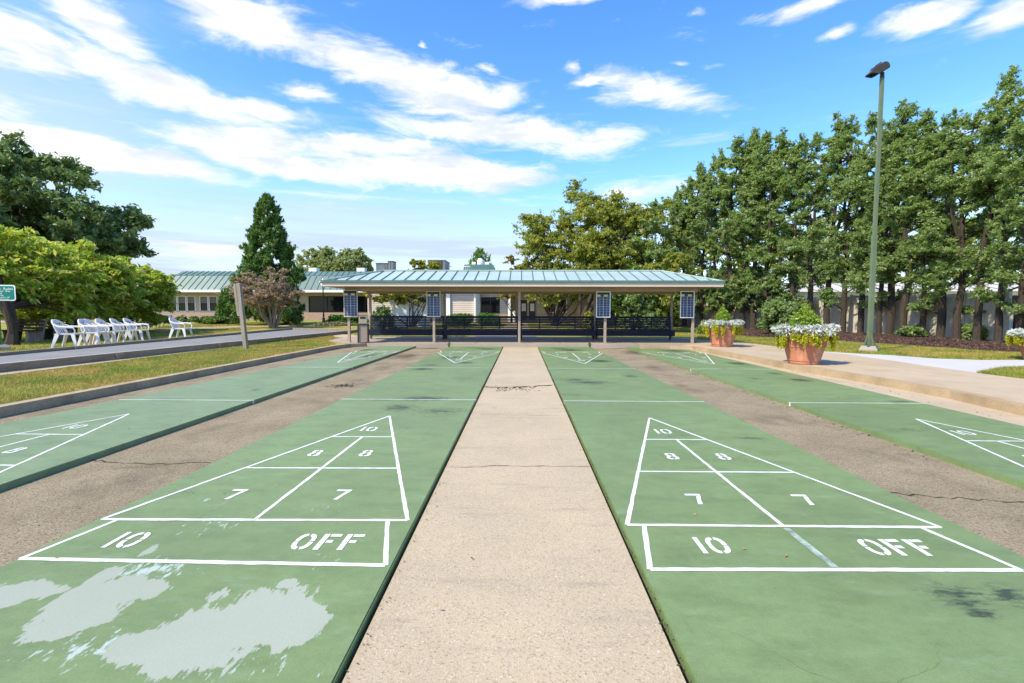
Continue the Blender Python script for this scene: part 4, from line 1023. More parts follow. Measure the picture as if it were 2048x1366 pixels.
# ---------------------------------------------------------------- privacy fence on the right with mulch bed
FD = Vector((-3.7, 5.4)).normalized(); F0_ = Vector((18.75, 19.3))
FPT = [G(2012,685.2,.1), G(1853,675.2,.1), G(1781,670.8,.1), G(1700,667.6,.1), G(1480,660.5,.1), G(1330,655.5,.1)]
FD = (FPT[1]-FPT[0]).to_2d().normalized(); F0_ = FPT[0].to_2d()
def fence_y(px):
    d = ray(px, 660); best = None
    P_ = [FPT[0]-Vector((*FD,0))*9]+FPT
    for a, b in zip(P_[:-1], P_[1:]):
        den = (b.x-a.x)*d.y-(b.y-a.y)*d.x; t = (a.y*d.x-a.x*d.y)/den
        if -1e-6 <= t <= 1+1e-6: best = a.y+(b.y-a.y)*t
    return best if best else 24.0
fpts = []
for a, b in zip(FPT[:-1], FPT[1:]):
    k = max(1, round((b-a).length/2.4)); fpts += [a.lerp(b, i/k).to_2d() for i in range(k)]
fpts.append(FPT[-1].to_2d())
def fence(name, label, P, H, m, gate_gap=False):
    t = empty(name, (P[0].x, P[0].y, T(*P[0])), 0, label, 'fence')
    for a, b in zip(P[:-1], P[1:]):
        za, zb = T(*a)-.02, T(*b)-.02; mb = MB(); A, B = Vector((a.x,a.y,0)), Vector((b.x,b.y,0)); u = (B-A).normalized(); q = Vector((-u.y,u.x,0))
        L = (B-A).length; nb = 14
        for i in range(nb):   # tongue-and-groove boards
            p0, p1 = A+u*(L*i/nb+.003), A+u*(L*(i+1)/nb-.003); mb.prism([(p0-q*.02)[:2], (p1-q*.02)[:2], (p1+q*.02)[:2], (p0+q*.02)[:2]], za+.12, za+H-.12)
        for z0, z1 in ((.02,.16),(H-.14,H)):
            p0, p1 = A, B; mb.prism([(p0-q*.04)[:2], (p1-q*.04)[:2], (p1+q*.04)[:2], (p0+q*.04)[:2]], za+z0, za+z1)
        part(mb, 'panel', m, t)
    for a in P:
        z = T(*a); mb = MB(); mb.box(a.x-.065,a.x+.065,a.y-.065,a.y+.065,z-.05,z+H+.05); mb.add([(a.x-.08,a.y-.08,z+H+.05),(a.x+.08,a.y-.08,z+H+.05),(a.x+.08,a.y+.08,z+H+.05),(a.x-.08,a.y+.08,z+H+.05),(a.x,a.y,z+H+.12)], [(0,1,4),(1,2,4),(2,3,4),(3,0,4),(3,2,1,0)])
        part(mb, 'post', m, t)
    return t
fence('privacy_fence', 'long beige privacy fence behind the row of evergreens', fpts, 2.1, m_fence)
fence('privacy_fence', 'beige privacy fence continuing past the dark gate at the right edge', [F0_+FD*(-1.15-2.4*k) for k in range(4)], 2.1, m_fence)
ga, gb = F0_+FD*(-.12), F0_+FD*(-1.05)
gt = empty('gate', (ga.x, ga.y, .09), 0, 'dark narrow gate with a white post at the end of the fence', 'gate')
mb = MB(); A, B = Vector((*ga,0)), Vector((*gb,0)); u = (B-A).normalized(); q = Vector((-u.y,u.x,0))
mb.prism([(A+u*.12-q*.02)[:2], (B-u*.1-q*.02)[:2], (B-u*.1+q*.02)[:2], (A+u*.12+q*.02)[:2]], .1, 1.45); part(mb, 'gate_leaf', m_black, gt)
mb = MB(); c_ = A+u*.05; mb.box(c_.x-.05,c_.x+.05,c_.y-.05,c_.y+.05,.05,1.5); part(mb, 'gate_post', m_white, gt)
mb = MB(); c0, c1 = A+u*.0-q*.05, A+u*.5-q*.05; mb.beam((c0.x,c0.y,.5),(c1.x,c1.y,.5),.03,.03); part(mb, 'latch', m_black, gt)
me_ = [G(*p_, .1) for p_ in mulch_edge]
mb = MB(); P = [(p.x,p.y) for p in me_]; Q = []
for x_, _y in mulch_edge[:8]: yy = fence_y(x_); q_ = D(x_, 660, yy); Q.append((q_.x+.3, q_.y+.3))
Q += [tuple(F0_-FD*4.5), tuple(F0_-FD*9)]
for k in range(9):
    a, b, c_, d = P[k], P[k+1], Q[k+1], Q[k]; ma = ((a[0]+d[0])/2,(a[1]+d[1])/2); mb_ = ((b[0]+c_[0])/2,(b[1]+c_[1])/2)
    z = lambda p, h: (p[0], p[1], T(*p)+h)
    mb.add([z(a,.012), z(b,.012), z(mb_,.07), z(ma,.07), z(c_,.05), z(d,.05)], [(0,1,2,3),(3,2,4,5)])
struct(mb.build('mulch', m_mulch), 'stuff')
rs = np.random.RandomState(77); mp = P+Q[:10][::-1]
X = rs.uniform(8, 26, 60000); Y = rs.uniform(10, 34, 60000); k = in_poly(X, Y, mp); X, Y = X[k], Y[k]
Z = np.array([T(x, y) for x, y in zip(X, Y)])+.05+rs.random(len(X))*.03
struct(fast_mesh('mulch_chips', leaf_verts(np.stack([X,Y,Z],1), .07, .03, rs, .8), 4, leafmat('mulch_chip', (.05,.025,.018), (.16,.09,.065), None, 0, 0.0)), 'stuff')

# ---------------------------------------------------------------- buildings
def roofplane(mb, a, b, c, d, n, mi=1, w=.04, h=.06):
    """quad a,b (eave) c,d (top, c above b) with n standing seams"""
    a, b, c, d = map(Vector, (a, b, c, d)); mb.add([a,b,c,d], [(0,1,2,3)])
    for i in range(1, n): t = i/n; mb.beam(a.lerp(b,t)+Vector((0,0,.02)), d.lerp(c,t)+Vector((0,0,.02)), w, h, mi)
def window(parent, x0, x1, z0, z1, y, blind=.45, panes=1, frame=.055, m=m_white):
    mb = MB()
    mb.box(x0-frame,x0,y-.06,y+.02,z0-frame,z1+frame); mb.box(x1,x1+frame,y-.06,y+.02,z0-frame,z1+frame); mb.box(x0,x1,y-.06,y+.02,z1,z1+frame); mb.box(x0,x1,y-.08,y+.02,z0-frame,z0)
    for k in range(1, panes): xm = x0+(x1-x0)*k/panes; mb.box(xm-.03,xm+.03,y-.05,y+.0,z0,z1)
    f = part(mb, 'window', m, parent)
    mb = MB(); mb.box(x0,x1,y+.03,y+.04,z0,z1); mb.build('pane', m_glass, f)
    if blind: mb = MB(); mb.box(x0+.02,x1-.02,y+.012,y+.022,z1-(z1-z0)*blind,z1-.01); mb.build('blind', m_blind, f)
    return f
YB = 46.0
xw = lambda px, Y=YB: D(px, 610, Y).x
zw = lambda py, Y=YB: D(700, py, Y).z
bl = empty('low_building', (-25, YB, .45), 0, 'long low beige building with green metal roof left behind the conifer', 'building')
x0, x1 = xw(285), xw(770)
mb = MB(); zb, zs = .4, zw(625); ze = zw(584)
# wall with real openings: piers between windows
WIN = [(336,354,1),(355,372.5,1),(373.5,391,1),(399,416.5,1),(417.5,435,1),(450,465,1),(470,486,1)]
DK = [(617,690,0),(700,760,0)]
ops = [(xw(a), xw(b)) for a, b, _ in WIN+DK]
zt_, zb_ = zw(592), zw(624)
cur = x0
for a, b in ops:
    mb.box(cur, a-.0, YB, YB+.25, zs, ze); mb.box(a, b, YB, YB+.25, zt_, ze); cur = b
mb.box(cur, x1, YB, YB+.25, zs, ze); part(mb, 'wall', m_beige, bl)
mb = MB(); mb.box(x0, x1, YB-.03, YB+.28, zb-.3, zs-.002); part(mb, 'brick_base', m_brickc, bl)
mb = MB(); mb.box(x0, x1, YB+3, YB+3.1, zb, ze); part(mb, 'room_back', m_blind, bl)
for a, b, k in WIN: window(bl, xw(a)+.07, xw(b)-.07, zb_+.07, zt_-.07, YB+.06, .45)
for a, b, k in DK: window(bl, xw(a)+.07, xw(b)-.07, zb_+.07, zt_-.07, YB+.06, 0, 2, .05, m_bronze)
for px in (628, 655, 664, 683, 712, 722):
    mb = MB(); a = xw(px); mb.box(a-.2,a+.2,YB+.6,YB+.65,zb_+.1,zb_+.75); part(mb, 'table_lamp', m_white, bl)
ye, zee = YB-1.0, zw(580, YB-1)
mb = MB(); roofplane(mb, (x0-.9,ye,zee), (x1,ye,zee), (x1,YB+.1,zw(552,YB+.1)), (x0-.3,YB+.1,zw(552,YB+.1)), 40)
mb.add([(x0-.3,YB+.11,zw(552,YB+.1)),(x1,YB+.11,zw(552,YB+.1)),(x1,YB+8,zw(552,YB+.1)-.05),(x0-.3,YB+8,zw(552,YB+.1)-.05)], [(0,1,2,3)])
part(mb, 'roof', [m_roofb, m_seam], bl)
mb = MB(); xu = D(352, 550, YB+1).x
mb.box(xu, x1, YB+.6, YB+.65, zw(554,YB+.6), zw(551.2,YB+.6), 1)
roofplane(mb, (xu,YB+.7,zw(551.5,YB+.7)), (x1,YB+.7,zw(551.5,YB+.7)), (x1,YB+1.3,zw(543,YB+1.3)), (xu+.42,YB+1.3,zw(543,YB+1.3)), 38)
mb.add([(xu,YB+.7,zw(551.5,YB+.7)),(xu+.42,YB+1.3,zw(543,YB+1.3)),(xu+.42,YB+9,zw(543,YB+1.3)),(xu,YB+9,zw(551.5,YB+.7))], [(0,1,2,3)]); mb.add([(xu+.42,YB+1.31,zw(543,YB+1.3)),(x1,YB+1.31,zw(543,YB+1.3)),(x1,YB+9,zw(543,YB+1.3)),(xu+.42,YB+9,zw(543,YB+1.3))], [(0,1,2,3)])
part(mb, 'upper_roof', [m_roofb, m_seam], bl)
mb = MB(); mb.box(x0-.9,x1,ye-.06,ye-.0,zee-.22,zee-.01); part(mb, 'gutter', m_white, bl)
mb = MB(); mb.box(x0-.9,x1,ye+.0,YB,ze-.0,ze+.03); part(mb, 'soffit', m_beige, bl)
mb = MB(); a = xw(437); mb.tube([(a,ye,zee-.15),(a+.35,YB-.1,ze-.3),(a+.35,YB-.1,zb)], .06, 6); part(mb, 'downspout', m_white, bl)
for px in (625, 721):
    mb = MB(); c_ = D(px, 540, YB+4); mb.box(c_.x-.4,c_.x+.4,YB+4,YB+4.8,c_.z-.25,c_.z+.22); part(mb, 'roof_vent', m_white, bl)
# entrance building behind the pavilion
YC = 40.0
xc_ = lambda px, Y=YC: D(px, 610, Y).x
zc_ = lambda py, Y=YC: D(1000, py, Y).z
cb = empty('entrance_building', (0, YC, .4), 0, 'beige sided entrance building seen through the pavilion', 'building')
zt = zc_(556)
def wallseg(a, b, holes, mat, y=YC, zlo=.2, name='wall'):
    mb = MB(); cur = xc_(a, y)
    for h0, h1, ya, yb_ in holes:
        q0, q1 = xc_(h0, y), xc_(h1, y); z0_, z1_ = D(1000, yb_, y).z, D(1000, ya, y).z
        mb.box(cur, q0, y, y+.2, zlo, zt); mb.box(q0, q1, y, y+.2, z1_, zt)
        if z0_ > zlo: mb.box(q0, q1, y, y+.2, zlo, z0_)
        cur = q1
    mb.box(cur, xc_(b, y), y, y+.2, zlo, zt); return part(mb, name, mat, cb)
wallseg(735, 890, [], m_siding, YC+1.5); wallseg(897, 949, [], m_siding, YC-.6, zc_(628)); wallseg(958, 1018, [(962,1000,594,627)], m_siding, YC, zc_(628)); 
wallseg(1018, 1074, [(1041,1054,600,640),(1058,1071,600,640)], m_beige, YC+1.2); wallseg(1074, 1230, [(1095,1112,592,625),(1119,1134,592,625),(1190,1210,592,625)], m_beige, YC+.6, zc_(626))
mb = MB(); mb.box(xc_(897,YC-.6),xc_(949,YC-.6),YC-.63,YC-.4,.1,zc_(628)-.002); mb.box(xc_(958),xc_(1018),YC-.03,YC+.2,.1,zc_(628)-.002); mb.box(xc_(1074,YC+.6),xc_(1230,YC+.6),YC+.57,YC+.8,.1,zc_(626)-.002); part(mb, 'brick_base', m_brickc, cb)
for px in (893, 898, 950.5, 957, 1018.5): a = xc_(px, YC-.65); mb = MB(); mb.box(a-.1,a+.1,YC-.75,YC-.62,.2,zt-.01); part(mb, 'corner_board', m_white, cb)
mb = MB(); a = xc_(953.7,YC-.9); mb.box(a-.09,a+.09,YC-.95,YC-.8,.2,zt); part(mb, 'downspout', m_hvac, cb)
def hole_win(h0, h1, ya, yb_, y, m, panes, blind): return window(cb, xc_(h0,y)+.06, xc_(h1,y)-.06, D(1000,yb_,y).z+.06, D(1000,ya,y).z-.06, y+.06, blind, panes, .06, m)
hole_win(962,1000,594,627,YC,m_bronze,2,0); hole_win(1095,1112,592,625,YC+.6,m_white,1,.2); hole_win(1119,1134,592,625,YC+.6,m_white,1,.2); hole_win(1190,1210,592,625,YC+.6,m_white,1,.2)
for h0, h1 in ((1041,1054),(1058,1071)):
    y = YC+1.3; mb = MB(); mb.box(xc_(h0,y),xc_(h1,y),y,y+.06,.3,zc_(600,y)); d_ = part(mb, 'door', m_bronze, cb)
    mb = MB(); a, b = xc_(h0,y)+.1, xc_(h1,y)-.1; mb.box(a,b,y-.012,y-.004,D(1000,622,y).z,D(1000,607,y).z); mb.build('notice', m_white, d_)
for px, hw in ((968.5,3.5),(986,3.2)):
    mb = MB(); a = xc_(px); mb.box(a-.11,a+.11,YC+.4,YC+.43,zc_(627),zc_(617)); part(mb, 'poster', m_white, cb)
mb = MB(); a, b = xc_(735), xc_(1235); ztop = zc_(546)
roofplane(mb, (a-.5,YC-1.5,zt-.02), (b+.5,YC-1.5,zt-.02), (b-.5,YC+4,ztop+.15), (a+.5,YC+4,ztop+.15), 50); mb.box(a-.5,b+.5,YC-1.55,YC-1.5,zt-.25,zt-.03,2)
mb.box(a+.4,b-.4,YC+4,YC+16,ztop-.1,ztop+.12,2); part(mb, 'roof', [m_roofb, m_seam, m_beige], cb)
mb = MB(); mb.lathe([(.13,0),(.14,.9),(.16,.95)], 12, (xc_(1029),YC-.6,.4)); o = mb.build('planter_urn', m_white); tag(o, 'tall white urn by the recessed entrance doors', 'urn')
# roof plant
def hv(label, x0p, x1p, y0p, y1p, Y, d, front=m_hvacdark, side=m_hvac, name='roof_unit'):
    a, b = D(x0p,530,Y).x, D(x1p,530,Y).x; z1 = D(900,y0p,Y).z; z0 = ztop+.12
    t = empty(name, ((a+b)/2, Y, z0), 0, label, 'roof unit')
    mb = MB(); mb.box(a,b,Y,Y+d,z0,z1); part(mb, 'cabinet', side, t)
    mb = MB(); mb.box(a+.12,b-.25 if d > 1 else b-.1,Y-.03,Y-.005,z0+.12,z1-.08); part(mb, 'louvre', front, t)
    mb = MB(); mb.box(a-.05,b+.05,Y-.05,Y+d+.05,z1+.002,z1+.06); part(mb, 'lid', side, t); return t
hv('dark louvred roof unit above the second score board', 856, 890, 521, 545, YC+7, 3)
hv('grey roof unit to the left with a sloping hood', 752, 775, 527, 545, YC+8, 2, m_hvac)
hv('small grey roof unit with a taller stack, beside the sloping hood', 776, 786, 523, 545, YC+8, 1.2, m_hvac)
mb = MB(); zr = zc_(533, YC+9)
mb.tube([(D(890,533,YC+9).x,YC+9,zr),(D(940,533,YC+9).x,YC+9,zr)], .03, 6)
for px in (897, 918): a = D(px,533,YC+9).x; mb.tube([(a,YC+9,ztop),(a,YC+9,zr)], .03, 6)
tag(mb.build('roof_railing', m_white), 'thin white safety rail on the flat roof', 'railing')
Yq = YC+12; a, b, c_, d = D(922,541,Yq).x, D(991,541,Yq).x, D(985,527,Yq).x, D(927,527,Yq).x; z0, z1 = ztop, D(950,527.5,Yq).z
cp = empty('roof_cupola', ((a+b)/2, Yq, ztop), 0, 'dark green mansard roof block on the flat roof', 'roof block')
mb = MB(); mb.add([(a,Yq,z0),(b,Yq,z0),(c_,Yq+.8,z1),(d,Yq+.8,z1),(a,Yq+6,z0),(b,Yq+6,z0),(c_,Yq+5,z1),(d,Yq+5,z1)], [(0,1,2,3),(1,5,6,2),(5,4,7,6),(4,0,3,7),(3,2,6,7)])
for i in range(1, 14): t = i/14; mb.beam(Vector((a,Yq,z0)).lerp(Vector((b,Yq,z0)),t), Vector((d,Yq+.8,z1)).lerp(Vector((c_,Yq+.8,z1)),t), .05, .05, 1)
part(mb, 'mansard', [M('dark_green_roof', (.045,.13,.11), .5), m_seam], cp)
mb = MB(); e = D(959,520,Yq+1); mb.lathe([(.35,z1),(.35,z1+.5),(.22,z1+.75)], 12, (e.x,Yq+2,0)); mb.box(e.x-.9,e.x-.5,Yq+1.6,Yq+2,z1,z1+.35); mb.box(e.x+.5,e.x+1,Yq+1.6,Yq+2,z1,z1+.35); part(mb, 'vent', m_white, cp)
# white screen behind the small tree
a, b = D(788,620,33), D(856,620,33); z1 = D(820,604,33).z
ws = empty('white_screen', ((a.x+b.x)/2, 33, T(0,33)), 0, 'white privacy screen behind the thin stemmed small tree', 'fence')
mb = MB(); mb.box(a.x,b.x,33,33.05,T(0,33)-.1,z1); part(mb, 'panel', m_white, ws)
for x in (a.x-.06, (a.x+b.x)/2, b.x+.06): mb = MB(); mb.box(x-.06,x+.06,32.93,32.995,T(0,33)-.1,z1+.08); part(mb, 'post', m_white, ws)
# pale building beyond the fence on the right
wb = empty('white_building', (34, 38, .4), R(-8), 'long low white building beyond the privacy fence', 'building')
mb = MB(); mb.box(-16,26,0,.3,-.5,2.55); mb.build('wall', m_white, wb)
mb = MB(); roofplane(mb, (-16.5,-.6,2.5), (26.5,-.6,2.5), (26.5,4,3.4), (-16.5,4,3.4), 30); mb.build('roof', [m_newconc, m_hvac], wb)
for i in range(8):
    mb = MB(); x = -13+i*5; mb.box(x,x+1.4,-.03,-.004,1.2,2.2); mb.build('window', m_glass, wb)

# ---------------------------------------------------------------- trees
def row_tree_src(seed, bare=False, H=11.0, rmax=1.25):
    """one evergreen of the fence row: straight trunk, many ascending limbs, puffy clumps"""
    rr = random.Random(seed); t = empty('evergreen_tree', (0,0,0)); mb = MB()
    tk = [(rr.uniform(-.05,.05)*k, rr.uniform(-.05,.05)*k, H*.98*k/8) for k in range(9)]; tk[0] = (0,0,-.1)
    mb.tube([(0,0,-.1),(0,0,.12)], [.24,.16], 9); mb.tube(tk, [.155-.017*k for k in range(9)], 8)
    def at(h):
        k = min(7, max(0, int(h/(H*.98)*8))); f = h/(H*.98)*8-k; a, b = Vector(tk[k]), Vector(tk[k+1]); return a.lerp(b, f)
    cl = []
    if rr.random() < .6:   # fork
        h0 = H*rr.uniform(.3,.5); a = rr.uniform(0,6.28); q = at(h0); mb.tube([q, q+Vector((math.cos(a)*.5, math.sin(a)*.5, H*.15)), q+Vector((math.cos(a)*.7, math.sin(a)*.7, H*.40))], [.09,.07,.03], 6)
    n = 54
    for i in range(n):
        u = (i+rr.random())/n; h = H*(.10+.89*u); tt = h/H
        prof = (.62+.5*math.sin(min(1, tt/.55)*1.57)) if tt < .55 else max(.16, 1.12*(1-((tt-.55)/.47)**1.6))
        if tt < .22: prof *= .85
        a = i*2.4+rr.uniform(-.5,.5); q = rmax*prof*rr.uniform(.45,1.05)
        c = at(h*.96)+Vector((math.cos(a)*q, math.sin(a)*q, rr.uniform(-.1,.25)))
        s = rr.uniform(.28,.54)*(.8 if tt > .85 else 1)*(.85 if tt < .2 else 1)
        if .30 < tt < .68 and rr.random() < .40: continue
        if bare and .07 < tt < .29 and rr.random() < .80: continue
        if not bare and .13 < tt < .26 and rr.random() < .3: continue
        limb(mb, at(max(.3, h-q*.5)), c, .035+.02*(1-tt), .012, rr, .05)
        cl.append((c.x, c.y, c.z, s*1.0, s*1.0, s*.80))
        if rr.random() < .75: cl.append((c.x+rr.uniform(-.3,.3), c.y+rr.uniform(-.3,.3), c.z+rr.uniform(.1,.5), s*.62, s*.62, s*.75))
    cl.append((*at(H*.97), .28, .28, .4))
    mb.build('trunk', m_bark, t, smooth=True)
    foliage('crown', cl, 33000, .105, .052, lf_row, t, seed*7+1, .55, .05, .3, .5)
    return t
ROWB = [(1352,652),(1368,653),(1385,653),(1402,651),(1428,655),(1455,658),(1484,663),(1505,669),(1530,672),(1549,672),(1580,670),(1618,668),(1653,667),(1686,670),(1721,671),(1758,667),(1779,668),(1806,668),(1843,673),(1881,678),(1914,681),(1954,683),(1998,685),(2040,690),(2098,695),(2170,700)]
SILX = [1300,1320,1360,1400,1440,1500,1545,1600,1640,1680,1720,1760,1800,1850,1895,1960,2010,2048,2200]
SILY = [415,402,372,325,290,257,256,262,250,224,238,226,222,212,205,190,156,146,120]
srcs = [row_tree_src(101+i, i < 3) for i in range(6)]
used = [False]*6; rr = random.Random(12); nT = len(ROWB)
def ordinal(n): return ['first','second','third','fourth','fifth','sixth','seventh','eighth','ninth','tenth','eleventh','twelfth','thirteenth','fourteenth','fifteenth','sixteenth'][n]
placed = []
for i, (px, py) in enumerate(ROWB):
    yf = fence_y(px)-rr.uniform(.75, 1.25); p = D(px, 660, yf); p.z = T(p.x, p.y)+.02; top = D(px, float(np.interp(px+.035*(620-300), SILX, SILY)), p.y).z
    H = (top-p.z)*(1.0 if i % 3 else .97)*rr.uniform(.95, 1.03); k = i % 3+(3 if px < 1600 else 0)
    if not used[k]: t = srcs[k]; used[k] = True
    else: t = copy_tree(srcs[k])
    t.location = p; t.rotation_euler = (0, 0, rr.uniform(0, 6.28)); s = H/11.0; t.scale = (s*rr.uniform(.82,1.25), s*rr.uniform(.82,1.25), s)
    if px < 1738: lab = f'tall evergreen in the fence row, {ordinal(15-1-i)} to the left of the lamp pole'
    else: lab = f'tall evergreen in the fence row, {ordinal(i-15)} to the right of the lamp pole'
    tag(t, lab, 'tree', 'evergreens along the privacy fence'); placed.append((px, lab))
# trees further back behind the fence that close the gaps low down
def broad(name, label, loc, H, R0, Rz, zc, n, L, Wd, mat, seed, bark=None, ncl=40, trunk_r=.25, group=None, lowcut=-1, cs=(.16,.30), up=.5, stems=1):
    rr = random.Random(seed); t = empty(name, loc, 0, label, 'tree', group); mb = MB(); cl = []
    fork = Vector((0,0,max(.6, zc-Rz*.75)))
    mb.tube([(0,0,-.2),(rr.uniform(-.1,.1),rr.uniform(-.1,.1),fork.z*.5),fork], [trunk_r*1.25,trunk_r,trunk_r*.8], 10)
    for i in range(ncl):
        u = rr.uniform(lowcut, 1); a = i*2.399+rr.uniform(-.3,.3); q = max(0, 1-abs(u)**2.6)**.45; f = rr.uniform(.70, 1.0) if i % 4 else rr.uniform(.2,.6)
        c = Vector((R0*q*f*math.cos(a), R0*q*f*math.sin(a), zc+Rz*u*f)); s = R0*rr.uniform(*cs)
        cl.append((c.x, c.y, c.z, s, s, s*.78))
        if i % 2 == 0: limb(mb, fork*.9, c, trunk_r*.45, trunk_r*.07, rr, Rz*.1)
    mb.build('trunk', bark or m_bark, t, smooth=True)
    foliage('crown', cl, n, L, Wd, mat, t, seed+3, up, .05, .3, .55); return t
# large dark tree upper left
p = D(80, 600, 50); broad('dark_tree', 'large dark rounded tree rising behind the arbour vines', (p.x, 50, .45), 17.9, 8.7, 9.0, 8.6, 84000, .48, .22, lf_dark, 301, ncl=130, trunk_r=.5, lowcut=-.95, cs=(.12,.22))
p = D(-190, 600, 42); broad('dark_tree', 'dark tree cut by the left edge of the photo', (p.x, 42, .4), 14, 7, 6.2, 9.0, 26000, .45, .22, lf_dark, 302, ncl=60, trunk_r=.5, lowcut=-.9)
# wisteria-covered arbour vines on the left
def vine(label, px, py, cx, Y, halfw, ytop, ybot, n, seed, tr=.18, depth=1.0):
    b = GT(px, py); t = empty('arbour_vine', b, 0, label, 'vine', 'arbour vines on the left'); rr = random.Random(seed)
    c = D(cx, 600, Y); zt, zb_ = D(cx, ytop, Y).z-b.z, D(cx, ybot, Y).z-b.z; cx_, cy_ = c.x-b.x, Y-b.y; mb = MB(); cl = []
    hz_ = (zt-zb_)/2; zm = (zt+zb_)/2; fork = Vector((cx_*.12, cy_*.12, zb_+hz_*.35))
    for k in range(4): mb.tube([(rr.uniform(-.12,.12),rr.uniform(-.12,.12),-.1),(rr.uniform(-.15,.15),rr.uniform(-.15,.15),fork.z*.5),fork+Vector((rr.uniform(-.3,.3),rr.uniform(-.3,.3),.3))], [tr*.8,tr*.6,tr*.45], 7)
    for i in range(140):
        u = rr.uniform(-.98, 1); a = i*2.399; q = (max(0, 1-max(0,u)**2))**.5*(1 if u > -.2 else 1+.25*(u+.2)); f = rr.uniform(.72,1.0) if i % 5 else .4
        v_ = Vector((cx_+halfw*q*f*math.cos(a), cy_+halfw*depth*q*f*math.sin(a), zm+hz_*u*f)); s = halfw*rr.uniform(.13,.21)
        cl.append((v_.x, v_.y, v_.z, s*1.25, s*1.1, s*.60))
        if i % 4 == 0: limb(mb, fork, v_, tr*.35, .02, rr, .1)
    mb.build('trunk', m_bark, t, smooth=True)
    rs = np.random.RandomState(seed); P, d = twig_points(cl, n, rs, 9, .16, .35); d = unit(d*np.array([1,1,.3])+np.array([.35,-.2,0]))
    fast_mesh('foliage', leaf_verts(P, .24, .085, rs, .75, .28, d, .55), 4, lf_wist, t)
    for i in range(9):   # whippy tendrils
        a = rr.uniform(0, 6.28); q = halfw*rr.uniform(.5,.95); p0 = Vector((cx_+q*math.cos(a), cy_-abs(q*math.sin(a)), zm+hz_*rr.uniform(.1,.8)))
        mb = MB(); mb.tube([p0, p0+Vector((rr.uniform(-.2,.3),-.15,.25)), p0+Vector((rr.uniform(0,.6),-.25,.2)), p0+Vector((rr.uniform(.1,.8),-.3,-.1))], [.012,.01,.008,.005], 4); mb.build('tendril', lf_jen, t)
    return t
vine('big bright green arbour vine with thick dark trunk beside the sign post', 22, 690, -10, 19.2, 3.0, 452, 648, 34000, 401, .20)
vine('bright green arbour vine in the middle, trunk behind the second chair', 146, 676, 140, 23.0, 2.6, 486, 654, 30000, 402, .16)
vine('rounded bright green arbour vine at the right end, near the patio furniture', 220, 664, 258, 27.0, 2.15, 526, 656, 30000, 403, .14)
# tall conifer
def conifer(name, label, px, Y, ytop, ybot, pxw, n, seed, L=.34, Wd=.10, mat=None, group=None):
    c = D(px, 640, Y); b = Vector((c.x, Y, T(c.x, Y))); H = D(px, ytop, Y).z-b.z; rw = pxw/FPX*Y; rr = random.Random(seed)
    t = empty(name, b, 0, label, 'tree', group); mb = MB(); mb.tube([(0,0,-.1),(0,0,H*.5),(0,0,H*.97)], [.22,.13,.02], 8); cl = []
    for i in range(180):
        u = (i+rr.random())/180; h = H*(.03+.95*u); q = rw*(1-u)**.66*rr.uniform(.55,1.0); a = i*2.399+rr.uniform(-.3,.3)
        if u < .08: q *= .85
        s = rw*.20*(1-u*.62)*rr.uniform(.75,1.25); cl.append((q*math.cos(a), q*math.sin(a), h, s*.85, s*.85, s*1.05))
        if i % 3 == 0: limb(mb, (0,0,max(.2,h-q*.25)), (q*math.cos(a)*.9, q*math.sin(a)*.9, h), .03, .01, rr)
    cl.append((0,0,H*.96,.10,.10,.35)); mb.build('trunk', m_bark, t, smooth=True)
    rs = np.random.RandomState(seed); P, d = twig_points(cl, n, rs, 10, .13, .8); d = unit(d+np.array([0,0,.7]))
    fast_mesh('crown', leaf_verts(P, L, Wd, rs, .15, -.35, d, .6), 4, mat or lf_con, t); return t
conifer('conifer', 'tall dark pointed conifer behind the reddish vase shaped tree', 540, 36, 388, 655, 82, 100000, 501, .28, .075)
conifer('conifer', 'small arborvitae standing in front of the beige building wall', 447, 42, 584, 640, 17, 7000, 502, .26, .10)
Yq2 = 72
conifer('conifer', 'distant spiky conifer behind the dark green roof block', 960, Yq2, 497, 560, 62, 5200, 503, .9, .16)
# reddish crape-myrtle with bare vase-shaped stems
def vase(name, label, px, py, Y, spec, n, L, Wd, mat, bark, seed, stems, sr=.05, up=.4):
    """spec: list of clumps as photo pixels (x, y, half width px, half height px)"""
    b = GT(px, py) if py else Vector((D(px,640,Y).x, Y, T(0,Y))); Y = b.y; rr = random.Random(seed); t = empty(name, b, 0, label, 'tree'); mb = MB(); cl = []
    for x, y, w, h in spec:
        c = D(x, y, Y)-b; W_, H_ = w/FPX*Y, h/FPX*Y; k = max(7, int(W_*H_*11))
        for i in range(k):
            a, u = rr.uniform(0, 6.28), rr.uniform(-.85, .85); q = math.sqrt(1-u*u)*rr.uniform(.4,.95)
            v_ = Vector((c.x+W_*q*math.cos(a), c.y+W_*.8*q*math.sin(a), c.z+H_*u)); s = rr.uniform(.40,.7)*min(1, max(.4, H_))
            cl.append((v_.x, v_.y, v_.z, s, s, s*.6))
    for i in range(stems):
        tg = rr.choice(cl); a = i/stems*6.28; r0 = .10
        q0 = Vector((r0*math.cos(a), r0*math.sin(a), -.05)); q2 = Vector(tg[:3]); q1 = q0.lerp(q2, .45)+Vector((math.cos(a)*.25, math.sin(a)*.25, -.1))
        m1 = q1.lerp(q2, .5)+Vector((rr.uniform(-.15,.15), rr.uniform(-.15,.15), .1)); mb.tube([q0, q0.lerp(q1,.5)+Vector((0,0,.05)), q1, m1, q2], [sr*1.3, sr*1.1, sr*.85, sr*.6, sr*.25], 7)
        for j in range(3):
            g = rr.choice(cl); limb(mb, m1, Vector(g[:3]), sr*.4, .008, rr)
    mb.build('trunk', bark, t, smooth=True)
    foliage('crown', cl, n, L, Wd, mat, t, seed+5, up, .1, .2, .5); return t
